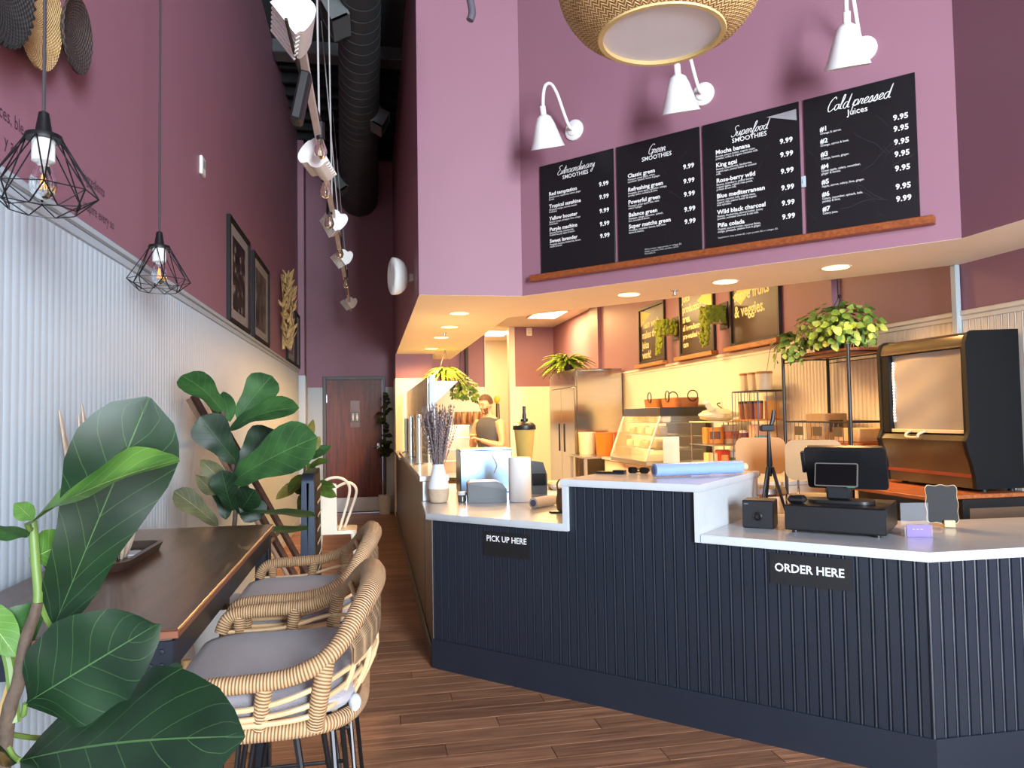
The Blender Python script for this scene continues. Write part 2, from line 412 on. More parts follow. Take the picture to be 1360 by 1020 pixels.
# ---- back wall with the restroom door
DX0, DX1, DY, DH = -0.745, 0.225, 12.2, 2.16
wb = struct('wall_back', MB().box(XL - .12, DX0, DY, DY + .12, 0, ZC).box(DX1, .45, DY, DY + .12, 0, ZC).box(DX0, DX1, DY, DY + .12, DH, ZC), purple)
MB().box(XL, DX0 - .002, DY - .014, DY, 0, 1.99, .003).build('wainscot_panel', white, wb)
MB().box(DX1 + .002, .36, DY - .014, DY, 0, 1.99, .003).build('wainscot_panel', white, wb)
door = tag(thing('door_1', ((DX0 + DX1) / 2, DY, 0), 'dark brown wooden restroom door with steel kick plate', None), kind='structure')
steel_frame = M('door_frame_paint', (78, 76, 82), 0.45)
MB().box(DX0, DX0 + .05, DY - .03, DY + .1, 0, DH, .004).box(DX1 - .05, DX1, DY - .03, DY + .1, 0, DH, .004).box(DX0 + .05, DX1 - .05, DY - .03, DY + .1, DH - .05, DH, .004).build('door_frame', steel_frame, door)
dm = m_wood('door_wood', (62, 22, 17), (112, 48, 36), 0.45, (14, 14, 1.0), 0.0, 2.0)
slab = MB().box(DX0 + .053, DX1 - .053, DY + .0, DY + .045, .012, DH - .053, .003).build('door_panel', dm, door)
brushed = M('brushed_steel', (190, 190, 188), 0.32, 0.9, var=0.05, stretch=(1, 1, 30))
MB().box(DX0 + .07, DX1 - .07, DY - .006, DY - .0005, .03, .25, .002).build('kick_plate', brushed, slab)
sgx = (504 - 493) * DY / 1000
pl = MB().box(-.325, -.175, DY - .008, DY - .0005, 1.35, 1.78, .002).build('sign_backing', M('clear_sign_plate', (92, 60, 50), 0.25), slab)
MB().box(-.315, -.185, DY - .014, DY - .0085, 1.44, 1.60, .002).build('restroom_sign', M('restroom_sign_grey', (70, 74, 78), 0.4), slab)
mb = MB(frame((-.25, DY - .0146, 1.46), (1, 0, 0)))
for sx in (-.032, .032):
    T0 = mb.T; mb.T = off(T0, sx, 0)
    mb.add([(.011 * math.cos(a * PI / 6), .105 + .011 * math.sin(a * PI / 6), 0) for a in range(12)], [list(range(12))])
    w = .02 if sx < 0 else .026
    mb.add([(-w * .6, .03, 0), (w * .6, .03, 0), (.012, .09, 0), (-.012, .09, 0), (-.009, 0, 0), (.009, 0, 0), (.009, .03, 0), (-.009, .03, 0)], [(0, 1, 2, 3), (4, 5, 6, 7)]); mb.T = T0
mb.add([(-.0015, 0, 0), (.0015, 0, 0), (.0015, .115, 0), (-.0015, .115, 0)], [(0, 1, 2, 3)])
mb.build('restroom_pictogram', M('sign_white', (220, 222, 222), 0.5), slab)
MB(Matrix()).box(.085, .135, DY - .012, DY - .0005, 1.0, 1.1, .004).tube([(.11, DY - .012, 1.045), (.11, DY - .06, 1.045), (.0, DY - .06, 1.045)], .009, 8).build('door_handle', brushed, slab)
MB().box(DX0 + .0535, DX0 + .065, DY - .012, DY, .25, .37).box(DX0 + .0535, DX0 + .065, DY - .012, DY, 1.75, 1.87).build('hinge', brushed, slab)

# ---- bulkhead over the counter (menu wall) and the soffit under it
ZS = 2.44; XI = 1.29; YI = 7.08
plan = [(.37, 12.3), (.37, 5.8), (MN0.x, MN0.y), (MN1.x, MN1.y), (3.22, -6.2), (3.91, -6.2), (3.91, 4.12), (XI, YI), (XI, 12.3)]
wall_menu = struct('wall_menu', MB().prism(plan[::-1], ZS + .001, ZC), purple)
soffit = struct('ceiling_soffit', MB().prism([(x, y) for x, y in plan][::-1], ZS, ZS + .001), soffit_white)
kc = struct('ceiling_kitchen', MB().prism([(XI - .02, YI - .02), (XR + .02, 4.23), (XR + .02, 18.6), (XI - .02, 18.6)], 3.35, 3.45), M('kitchen_ceiling_paint', (228, 220, 204), 0.7, var=0.02))
# ---- walls of the kitchen
wk = struct('wall_kitchen_end', MB().box(.36, .91, 11.25, 12.32, 0, ZS), purple)
MB().box(.352, .918, 11.236, 12.1, 0, 2.08, .004).build('wainscot_panel', cream, wk)
wkb = struct('wall_kitchen_back', MB().box(.3, 2.33, 15.4, 15.55, 0, 3.36).box(2.954, 3.8, 15.4, 15.55, 0, 3.36).box(.25, .36, 12.3, 15.5, 0, 3.36), purple)
MB().box(.36, 2.33, 15.385, 15.4, 0, 2.1).build('wainscot_panel', cream, wkb)
MB().box(2.954, 3.79, 15.385, 15.4, 0, 2.1).build('wainscot_panel', cream, wkb)
MB().box(2.83, 2.955, 15.37, 15.58, 0, 3.348, .004).box(2.31, 2.335, 15.37, 15.58, 0, 3.348, .004).build('door_jamb', cream, wkb)
struct('wall_storeroom', MB().box(1.0, 3.9, 18.3, 18.42, 0, 3.4).box(1.9, 2.0, 15.5, 18.4, 0, 3.4), cream)
wall_right = struct('wall_right', MB().box(XR, XR + .12, -6.2, 18.4, 0, 3.45), purple)
RC = 2.1
yy = 2.75
while yy < 4.65:
    bead_object(BW, RC, frame((XR, yy + BW, 0), (0, -1, 0)), wall_right, cream); yy += BW
rb = MB()
while yy < 6.3:
    bead_board(rb, BW, RC, frame((XR, yy + BW, 0), (0, -1, 0))); yy += BW
rb.build('beadboard_beyond', cream, wall_right, kind='stuff')
MB().box(XR - .009, XR, yy, 15.39, 0, RC).build('wainscot_panel', cream, wall_right)
struct('trim_2', MB().box(XR - .026, XR, 2.75, 15.39, RC, RC + .034, .006).box(XR - .016, XR, 2.75, 15.39, RC - .03, RC, .003), cream)
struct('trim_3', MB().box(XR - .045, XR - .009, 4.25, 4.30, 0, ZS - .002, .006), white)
struct('wall_pier', MB().box(XR - .06, XR, 12.05, 12.55, RC + .036, 3.34), purple)
struct('wall_pier', MB().box(XR - .05, XR, 5.58, 5.80, RC + .036, 3.34), purple)
struct('wall_front_return', MB().box(3.22, 3.9, -6.2, -6.1, 0, ZS), purple)
wf = struct('wall_front', MB().box(-1.15, 1.3, -6.3, -6.2, 0, ZC).box(3.15, 3.9, -6.3, -6.2, 0, ZC).box(1.3, 3.15, -6.3, -6.2, 0, .4).box(1.3, 3.15, -6.3, -6.2, 4.5, ZC), purple)
w1 = tag(thing('window_1', (1.15, -6.25, .4), None, None), kind='structure')
alu = M('dark_aluminium', (40, 42, 46), 0.4, 0.6)
MB().box(1.3, 1.36, -6.29, -6.22, .4, 4.5).box(3.09, 3.15, -6.29, -6.22, .4, 4.5).box(1.36, 3.09, -6.29, -6.22, .4, .46).box(1.36, 3.09, -6.29, -6.22, 4.44, 4.5).box(2.2, 2.26, -6.29, -6.22, .46, 4.44).build('window_frame', alu, w1)
# ---- tall dark ceiling over shop and corridor
ceil = struct('ceiling', MB().box(-1.2, 4.0, -6.3, 12.4, ZC, ZC + .1), dark_ceiling)
MB().box(XL, .37, 6.0, 8.35, ZC - .06, ZC).build('deck_panel', slate, ceil)
MB().box(XL, .37, 8.35, 8.6, ZC - .2, ZC, .01).build('beam', M('beam_grey', (74, 76, 78), 0.6), ceil)
for k in range(9):
    yj = 8.9 + k * .38
    MB().box(XL, .37, yj, yj + .05, ZC - .12, ZC).build('joist', dark_ceiling, ceil)

# ================================================================== counter
S2 = 2 ** .5
FD = Vector((1, -1, 0)) / S2; IN = Vector((1, 1, 0)) / S2          # along the front, and into the counter
CA = Vector((.355, 4.585, 0)); CB = Vector((2.215, 2.725, 0)); RIGHT_END = 3.765
def fp(s, d=0.0, z=0.0): q = CA + FD * s + IN * d; return Vector((q.x, q.y, z))
S_BAR0, S_BAR1, S_END = 0.925, 1.685, (CB - CA).length
BH = 0.88
ctr = thing('service_counter', CA, 'dark navy beadboard service counter running diagonally across the shop', 'counter')
body = [(CA.x + .012, CA.y + .0), (CB.x, CB.y + .0), (RIGHT_END, CB.y), (RIGHT_END, 3.35), (2.70, 3.42), (2.1, 4.02), (1.55, 4.50), (1.0, 5.1), (CA.x + .012, 5.22)]
bo = [fp(0, .012), fp(S_END, .012), Vector((CB.x + .01, CB.y + .012, 0))]
MB().prism([(p.x, p.y) for p in (fp(0, .014), fp(S_END - .004, .014))] + [(RIGHT_END, CB.y + .014)] + body[3:], .0, BH).build('cabinet_body', navy, ctr)
MB().prism([(p.x, p.y) for p in (fp(S_BAR0 + .03, .014), fp(S_BAR1 - .03, .014), fp(S_BAR1 - .03, .86), fp(S_BAR0 + .03, .62))], BH, 1.118).build('raised_body', navy, ctr)
KH = 0.172
MB().prism([(p.x, p.y) for p in (fp(-.01, -.004), fp(S_END + .008, -.004), fp(S_END + .008, .014), fp(0, .014))], 0, KH).build('kickboard', navy, ctr)
MB().box(CB.x, RIGHT_END, CB.y - .006, CB.y + .014, 0, KH).build('kickboard', navy, ctr)
NB = round(S_END / .055); bw = S_END / NB
for k in range(NB):
    s0 = k * bw; mid = s0 + bw / 2
    hi = 1.118 if S_BAR0 + .02 < mid < S_BAR1 - .02 else BH
    q = fp(s0, .014); q.z = KH
    bead_object(bw, hi - KH, frame(q, FD), ctr, navy)
nb = round((RIGHT_END - CB.x) / .055); b2 = (RIGHT_END - CB.x) / nb
for k in range(nb): bead_object(b2, BH - KH, frame((CB.x + k * b2, CB.y + .014, KH), (1, 0, 0)), ctr, navy)
MB().tube([fp(S_END, .006, KH), fp(S_END, .006, BH)], .008, 8).build('corner_bead', navy, ctr)
# knee wall along the corridor
knee = thing('counter_partition', (.36, 7.5, 0), 'dark half wall of the counter along the corridor, floor reflection painted in as brown', 'half wall')
MB().box(.355, .47, 5.264, 9.155, 0, 1.052).box(.355, .47, 9.155, 11.23, 0, .988).build('partition_body', navy_floor_reflection, knee)
MB().prism([(CA.x, CA.y + .012), (CA.x + .012, CA.y + .012), (.367, 5.235), (.355, 5.235)], 0, BH).build('end_panel', navy_floor_reflection, knee)
MB().box(.343, .3545, CA.y + .03, 11.22, 0, .12, .003).build('baseboard', navy_floor_reflection, knee)

quartz = M('white_quartz', (192, 199, 204), 0.22, var=0.04, scale=9, coat=0.2)
def slab_obj(name, poly, z0, z1, label, cat='countertop', extra=None):
    mb = MB()
    c = Vector((sum(p[0] for p in poly) / len(poly), sum(p[1] for p in poly) / len(poly), 0))
    b = .004
    inn = [(p[0] + (c.x - p[0]) * b / max((Vector((p[0], p[1], 0)) - c).length, .01), p[1] + (c.y - p[1]) * b / max((Vector((p[0], p[1], 0)) - c).length, .01)) for p in poly]
    n = len(poly)
    rings = [(inn, z0), (poly, z0 + b), (poly, z1 - b), (inn, z1)]
    vs = [(p[0], p[1], z) for pl, z in rings for p in pl]; fs = [list(range(n))[::-1], list(range(3 * n, 4 * n))]
    for r in range(3): fs += [[r*n+i, r*n+(i+1) % n, (r+1)*n+(i+1) % n, (r+1)*n+i] for i in range(n)]
    mb.add(vs, fs)
    if extra: extra(mb)
    return mb.build(name, quartz, None, label, cat=cat)
q0, q1 = fp(-.03, -.022), fp(S_BAR0 - .002, -.022)
slab_obj('countertop', [(q0.x, q0.y), (q1.x, q1.y), (fp(S_BAR0 - .002, .60).x, fp(S_BAR0 - .002, .60).y), (.98, 5.2), (.335, 5.235)][::1], BH + .001, .921, 'low white quartz countertop above the pick up sign, with the lavender vase')
q2, q3 = fp(S_BAR1 + .002, -.022), Vector((CB.x - .01, CB.y - .024, 0))
slab_obj('countertop', [(q2.x, q2.y), (q3.x, q3.y), (RIGHT_END, CB.y - .024), (RIGHT_END, 3.42), (2.74, 3.48), (2.16, 4.06), (fp(S_BAR1 + .002, .92).x, fp(S_BAR1 + .002, .92).y)], BH + .001, .921, 'low white quartz countertop above the order sign, under the cash drawer')
def wf_sides(mb):
    for s0, s1, d in ((S_BAR0, S_BAR0 + .029, .60), (S_BAR1 - .029, S_BAR1, .92)):
        mb.prism([(p.x, p.y) for p in (fp(s0, -.018), fp(s1, -.018), fp(s1, d), fp(s0, d))], BH + .002, 1.121)
hb = [fp(S_BAR0 - .008, -.022), fp(S_BAR1 + .006, -.022), fp(S_BAR1 + .006, .93), fp(S_BAR0 - .008, .66)]
slab_obj('bar_countertop', [(p.x, p.y) for p in hb], 1.12, 1.157, 'raised white quartz bar top with waterfall sides, holding the blue roll', extra=wf_sides)
lg = MB().box(.325, .53, 5.255, 9.15, 1.054, 1.092, .004).box(.345, .50, 5.237, 5.262, .922, 1.054, .002).box(.325, .53, 9.16, 11.22, .99, 1.02, .003)
lg.build('ledge', quartz, None, 'narrow white ledge on the corridor half wall, carrying glass posts', cat='ledge')

# signs on the counter front
sign_black = M('sign_black', (22, 23, 26), 0.5, var=0.03); sign_white = M('sign_lettering_white', (225, 228, 230), 0.5, var=0.01)
def counter_sign(name, s0, s1, z0, z1, words, size, label, cx, cz):
    t = thing(name, fp((s0 + s1) / 2, -.02, z0), label, 'sign')
    MB().prism([(p.x, p.y) for p in (fp(s0, -.001), fp(s1, -.001), fp(s1, .0045), fp(s0, .0045))], z0, z1).build('plate', sign_black, t)
    mb = MB(); T = frame(fp(cx, -.0016, cz), FD); text_into(mb, words, size, T, 'CENTER', bold=size * .018, sx=.96)
    mb.build('lettering', sign_white, t)
counter_sign('pick_up_sign', .385, .70, .705, .842, 'PICK UP HERE', .046, 'black plate reading PICK UP HERE on the counter front', .545, .788)
counter_sign('order_sign', 2.0, 2.345, .725, .862, 'ORDER HERE', .052, 'black plate reading ORDER HERE on the counter front', 2.168, .782)

# ================================================================== menu boards
board_black = M('menu_black', (20, 21, 24), 0.33, var=0.1, scale=3); chalk = M('menu_white_print', (232, 232, 230), 0.5, var=0.01)
chalk_dim = M('menu_grey_print', (196, 196, 194), 0.5, var=0.01)
GLYPH = {
 'a': ([[(.38,.4),(.2,.45),(.05,.25),(.12,.03),(.28,.1),(.38,.38),(.36,.1),(.5,.05)]], .46), 'd': ([[(.38,.38),(.2,.45),(.05,.22),(.14,.02),(.3,.12),(.44,.98),(.38,.1),(.52,.05)]], .48),
 'e': ([[(0,.12),(.2,.22),(.3,.38),(.2,.46),(.07,.28),(.14,.03),(.36,.1)]], .34), 'f': ([[(0,.05),(.2,.4),(.32,.9),(.25,1.0),(.16,.7),(.1,-.35),(.2,-.1),(.36,.2)]], .32),
 'i': ([[(0,.05),(.12,.42),(.1,.08),(.24,.06)], [(.15,.6),(.17,.64)]], .22), 'l': ([[(0,.05),(.2,.6),(.24,.98),(.14,.9),(.1,.1),(.26,.06)]], .24),
 'n': ([[(0,.05),(.08,.42),(.06,0),(.2,.4),(.3,.38),(.3,.06),(.44,.08)]], .42), 'o': ([[(.3,.42),(.12,.4),(.05,.18),(.16,.02),(.3,.14),(.3,.38),(.24,.42),(.42,.36)]], .37),
 'p': ([[(0,.1),(.1,.45),(.02,-.42),(.1,.3),(.28,.45),(.34,.2),(.2,.02),(.1,.08),(.42,.06)]], .4), 'r': ([[(0,.05),(.1,.45),(.12,.38),(.26,.4),(.2,.1),(.34,.06)]], .31),
 's': ([[(0,.05),(.2,.46),(.26,.2),(.2,.02),(.05,.06),(.36,.08)]], .32), 't': ([[(0,.1),(.16,.9),(.1,.1),(.26,.06)], [(0,.6),(.3,.66)]], .24),
 'u': ([[(0,.3),(.06,.44),(.06,.1),(.2,.04),(.34,.42),(.34,.06),(.46,.08)]], .44), 'x': ([[(0,.42),(.3,.02)], [(.3,.44),(0,.02)]], .34),
 'y': ([[(0,.4),(.06,.44),(.08,.12),(.2,.1),(.34,.44),(.22,-.4),(.05,-.3),(.42,.1)]], .38), 'E': ([[(.5,.92),(.3,1),(.12,.8),(.3,.55),(.08,.3),(.12,.04),(.35,0),(.55,.2)]], .5),
 'G': ([[(.55,.85),(.4,1),(.12,.7),(.08,.2),(.3,0),(.5,.25),(.52,.45),(.3,.42)], [(.52,.45),(.48,-.2)]], .56), 'S': ([[(.55,.88),(.4,1),(.2,.82),(.4,.45),(.35,.1),(.12,0),(0,.15)]], .48),
 'C': ([[(.5,.82),(.4,1),(.15,.75),(.06,.3),(.2,0),(.5,.2)]], .48), ' ': ([], .22)}
def script_into(mb, words, size, T, slant=.32, wid=.055):
    x = 0; strokes = []
    for ch in words:
        g, adv = GLYPH[ch]
        for st in g: strokes.append([((px + x) + slant * py, py) for px, py in st])
        x += adv
    for st in strokes:
        P = [Vector((a - x / 2, b, 0)) * size for a, b in st]; P = cr(P, 5) if len(P) > 2 else P
        vs = []; n = len(P)
        for i, p in enumerate(P):
            t = (P[min(i + 1, n - 1)] - P[max(i - 1, 0)]).normalized(); w = size * wid * (0.65 + 0.5 * abs(t.y)) / 2
            nn = Vector((-t.y, t.x, 0)); vs += [p + nn * w, p - nn * w]
        old = mb.T; mb.T = T; mb.add(vs, [[2*i+1, 2*i+3, 2*i+2, 2*i] for i in range(n - 1)]); mb.T = old
MZ0, MZ1 = 2.585, 3.43; MHt = MZ1 - MZ0
MNRM = Vector((-MD.y, MD.x, 0)) * -1   # towards the shop
if MNRM.y > 0: MNRM = -MNRM
def mp(t, d=0.0, z=0.0): q = MN0 + MD * t + MNRM * d; return Vector((q.x, q.y, z))
def menu_board(t0, t1, script, caps, items, fr_item, fr_price, prices, desc, label, sx0, foot=None, caps_size=.042, head_y=.115, ssize=.068, art=None, peel=False):
    w = t1 - t0; T = frame(mp(t0, .004, MZ0), MD)
    b = thing('menu_board', mp((t0 + t1) / 2, .01, MZ0), label, 'menu board', group='menu boards on the wooden shelf')
    MB(T).box(0, w, 0, MHt, 0, .012, .002).build('panel', board_black, b)
    Tz = off(T, 0, 0, .0126)
    if art:
        mb = MB(); art(mb, Tz, w); mb.build('line_drawing', M('menu_faint_print', (40, 42, 46), 0.4), b)
        Tz = off(T, 0, 0, .0129)
    mb = MB(); script_into(mb, script, ssize, off(Tz, w * .5, MHt * (1 - head_y)))
    mb.build('script_heading', chalk, b)
    mb = MB(); text_into(mb, caps, caps_size, off(Tz, w * .5, MHt * (1 - head_y) - caps_size * .95), 'CENTER', bold=.0004); mb.build('heading', chalk, b)
    for it, f in zip(items, fr_item):
        mb = MB(); text_into(mb, it, .040, off(Tz, w * sx0, MHt * (1 - f) - .012), bold=.0011); mb.build('item_name', chalk, b)
    for it, f in zip(prices, fr_price):
        mb = MB(); text_into(mb, it, .044, off(Tz, w * .935, MHt * (1 - f) - .015), 'RIGHT', bold=.0014, spacing=1.06); mb.build('price', chalk, b)
    for lines, f in zip(desc, fr_item):
        mb = MB()
        for k, ln in enumerate(lines): text_into(mb, ln, .0185, off(Tz, w * sx0, MHt * (1 - f) - .032 - k * .0165), bold=.0004, sx=.95)
        mb.build('description', chalk_dim, b)
    if foot:
        mb = MB()
        for k, (fx, ln) in enumerate(foot): text_into(mb, ln, .0155, off(Tz, w * fx, MHt * .075 - k * .0155))
        mb.build('footnote', chalk_dim, b)
    if peel: MB(Tz).add([(w - .20, MHt - .052, .001), (w - .012, MHt - .118, .004), (w - .014, MHt - .046, .001)], [(0, 1, 2)]).build('peeled_corner', M('peel_grey', (150, 150, 152), .5), b)
    return b
def wave_art(seed):
    def f(mb, T, w):
        rr = random.Random(seed)
        for k in range(14):
            x, y0 = rr.uniform(.05, w - .08), rr.uniform(.04, .5); pts = [Vector((x, y0, 0))]
            a = rr.uniform(.6, 2.4)
            for j in range(7): a += rr.uniform(-.5, .5); pts.append(pts[-1] + Vector((math.cos(a), math.sin(a), 0)) * .035)
            pts = [Vector((min(max(p.x, .015), w - .015), min(max(p.y, .015), MHt - .015), 0)) for p in pts]
            pts = cr(pts, 3); old = mb.T; mb.T = T; vs = []
            for p in pts: vs += [p + Vector((0, .0022, 0)), p - Vector((0, .0022, 0))]
            mb.add(vs, [[2*i+1, 2*i+3, 2*i+2, 2*i] for i in range(len(pts) - 1)]); mb.T = old
    return f
P5 = ['9.99'] * 5
menu_board(.195, .842, 'Extraordinary', 'SMOOTHIES', ['Red temptation', 'Tropical sunshine', 'Yellow booster', 'Purple machine', 'Sweet lavender'],
           (.277, .391, .503, .603, .709), (.289, .401, .523, .638, .742), P5,
           [['Strawberries, raspberries, lemon, ginger', '& mint'], ['Pineapple, mango, coconut, banana', '& almond'], ['Banana, mango, pineapple, lime, orange', '& turmeric'], ['Bananas, berries, strawberries,', 'blueberries, goji, apple & lemon'], ['Pineapple, bananas, blueberries, lemon,', 'vanilla, lavender']],
           'black menu board headed Extraordinary Smoothies with five items', .13, head_y=.12)
menu_board(.868, 1.499, 'Green', 'SMOOTHIES', ['Classic green', 'Refreshing green', 'Powerful green', 'Balance green', 'Super matcha green'],
           (.274, .392, .50, .608, .707), (.30, .418, .525, .648, .748), P5,
           [['Pineapple, green apple, celery,', 'cucumber, spinach, lemon & ginger.'], ['Pineapple, green apple, cucumber, orange,', 'parsley, lemon, turmeric & mint.'], ['Pineapple, green apple, kale, mint,', 'celery & ginger.'], ['Pineapple, mango, cucumber, spinach,', 'kiwi, avocado & lemon.'], ['Pineapple, cucumber, banana, kale, mint,', 'lemon & matcha.']],
           'black menu board headed Green Smoothies with five items', .14, foot=[(.33, 'Whey protein, vegan protein or collagen $2.'), (.33, 'Ginger, turmeric, maca, spirulina, cbd $1.'), (.33, 'Nut milks $1.')], head_y=.13, art=wave_art(3))
menu_board(1.522, 2.150, 'Superfood', 'SMOOTHIES', ['Mocha banana', 'King açai', 'Rose-berry wild', 'Blue mediterranean', 'Wild black charcoal', 'Piña colada'],
           (.244, .346, .47, .593, .72, .823), (.27, .372, .497, .622, .737, .84), ['9.99'] * 6,
           [['Banana, peanut butter, organic cacao', 'powder, coffee & organic coconut milk.'], ['Banana, strawberries, blueberries,', 'organic açai, peanut butter & coconut', 'milk.'], ['Banana, strawberry, peanut butter,', 'organic agave, organic rose petals,', 'protein & oat milk.'], ['Banana, coconut milk, organic maca,', 'organic chia, peanut butter & organic', 'blue spirulina.'], ['Banana, blueberries, almond butter, honey', 'powder, activated charcoal & oat milk.'], ['Organic coconut butter, coconut flakes,', 'mango, pineapple, passion fruit & ginger.']],
           'black menu board headed Superfood Smoothies with six items', .14, foot=[(.14, 'Supplement whey protein $2, vegan protein $2 or collagen $2.')], head_y=.15, art=wave_art(9), peel=True)
menu_board(2.180, 2.797, 'Cold pressed', 'Juices', ['#1', '#2', '#3', '#4', '#5', '#6', '#7'],
           (.249, .337, .434, .524, .636, .726, .833), (.283, .361, .453, .537, .636, .762, .847), ['9.95'] * 6 + ['9.99'],
           [['Orange & carrot.'], ['Orange, carrot & beet.'], ['Orange, lemon, ginger.'], ['Green apple, celery, cucumber,', 'ginger & lemon.'], ['Apple, carrot, celery, lime, ginger.'], ['Celery, cucumber, spinach, kale,', 'parsley & lime.'], ['Celery juice.']],
           'black menu board headed Cold pressed Juices with seven items', .15, caps_size=.05, head_y=.135, ssize=.082, art=wave_art(21))
sh_mat = m_wood('cherry_shelf_wood', (118, 58, 26), (158, 86, 42), 0.4, (2, 20, 20), 0.0)
MB(frame(mp(.12, 0, 2.535), MD)).box(0, 2.752, 0, .046, .001, .075, .004).build('picture_shelf', sh_mat, None, 'long reddish wooden shelf under the four menu boards', cat='shelf')
o = thing('wall_switch', mp(2.165, .002, 2.93), 'small white switch plate between two menu boards', 'switch')
MB(frame(mp(2.151, 0, 2.885), MD)).box(0, .028, 0, .07, .001, .018, .003).build('plate', white, o)
MB(frame(mp(2.161, 0, 2.91), MD)).box(0, .008, 0, .02, .018, .023, .001).build('toggle', white, o)

# ================================================================== lamps
lamp_white = M('lamp_white_enamel', (232, 232, 230), 0.28, var=0.01, coat=0.3)
def sconce(t, label):
    o = thing('gooseneck_sconce', mp(t, 0, 3.647), label, 'wall lamp', group='white gooseneck lamps over the menu')
    T = frame(mp(t, 0, 3.647), MD)     # local x along the wall, y up, z out
    Tl = T @ Matrix(((1, 0, 0, 0), (0, 1, 0, 0), (0, 0, 1, 0), (0, 0, 0, 1)))
    MB(Tl).lathe([(.0, .001), (.078, .001), (.078, .012), (.066, .02), (.05, .02), (.045, .028), (.022, .034), (.0, .036)][::1], seg=28).build('wall_plate', lamp_white, o)
    path = cr([(0, 0, .03), (0, .01, .08), (0, .09, .15), (0, .20, .235), (0, .245, .315), (0, .205, .39), (0, .11, .42), (0, -.01, .42)], 6)
    MB(T).tube(path, .0125, 12).build('gooseneck_arm', lamp_white, o)
    B = T @ Matrix.Translation((0, 0, .42)) @ Matrix.Rotation(math.radians(20), 4, 'X') @ Matrix.Rotation(math.radians(-5), 4, 'Z') @ Matrix.Rotation(math.radians(90), 4, 'X')
    # local z now points down
    MB(B).lathe([(.0135, -.05), (.021, -.045), (.021, .01), (.028, .018)], seg=20).build('socket_neck', lamp_white, o)
    prof = [(.024, .012), (.050, .03), (.070, .075), (.090, .14), (.108, .20), (.122, .238)]
    inner = [(r - .004, z - .001) for r, z in prof[::-1]]
    sh = MB(B).lathe(prof + [(.125, .241), (.121, .242)] + inner, seg=36)
    sh.build('bell_shade', lamp_white, o)
    MB(B).ball((0, 0, .1), .03, .03, .042).build('bulb', M('frosted_bulb', (235, 232, 225), 0.3), o)
sconce(.51, 'white gooseneck wall lamp above the Extraordinary menu, leftmost of three')
sconce(1.53, 'white gooseneck wall lamp partly behind the woven pendant, middle of three')
sconce(2.53, 'white gooseneck wall lamp above the Cold pressed menu, rightmost of three')

# woven bamboo pendant
bamboo = m_weave('bamboo_weave', (120, 84, 44), (214, 176, 116), 60, 95, dist=.003, herring=True)
lc = atZ(878, 48, 2.45)
pend = thing('woven_pendant_lamp', (lc.x, lc.y, 2.45), 'large round woven bamboo pendant lamp with white diffuser above the counter', 'pendant lamp')
prof = [(.150, .0), (.17, .004), (.212, .035), (.246, .085), (.258, .135), (.252, .19), (.228, .245), (.18, .295), (.09, .325), (.03, .33)]
prof = [(p.x, p.y) for p in cr([(a, b, 0) for a, b in prof], 4)]
MB().lathe(prof + [(r - .004, z) for r, z in prof[::-1]], (lc.x, lc.y, 2.45), 64, cap=False).build('woven_shade', bamboo, pend)
MB().lathe([(.146, -.004), (.158, -.004), (.162, .006), (.154, .012), (.146, .010), (.146, -.004)], (lc.x, lc.y, 2.45), 48, cap=False).build('bamboo_ring', M('bamboo_strip', (206, 178, 120), 0.5, var=.1), pend)
MB().lathe([(.0, .006), (.147, .006), (.147, .010), (.0, .010)], (lc.x, lc.y, 2.45), 40).build('diffuser', M('diffuser_white', (222, 222, 228), 0.45, var=.02), pend)
MB().tube([(lc.x, lc.y, 2.78), (lc.x, lc.y, ZC)], .004, 6).build('cord', M('cord_black', (16, 16, 18), 0.6), pend)

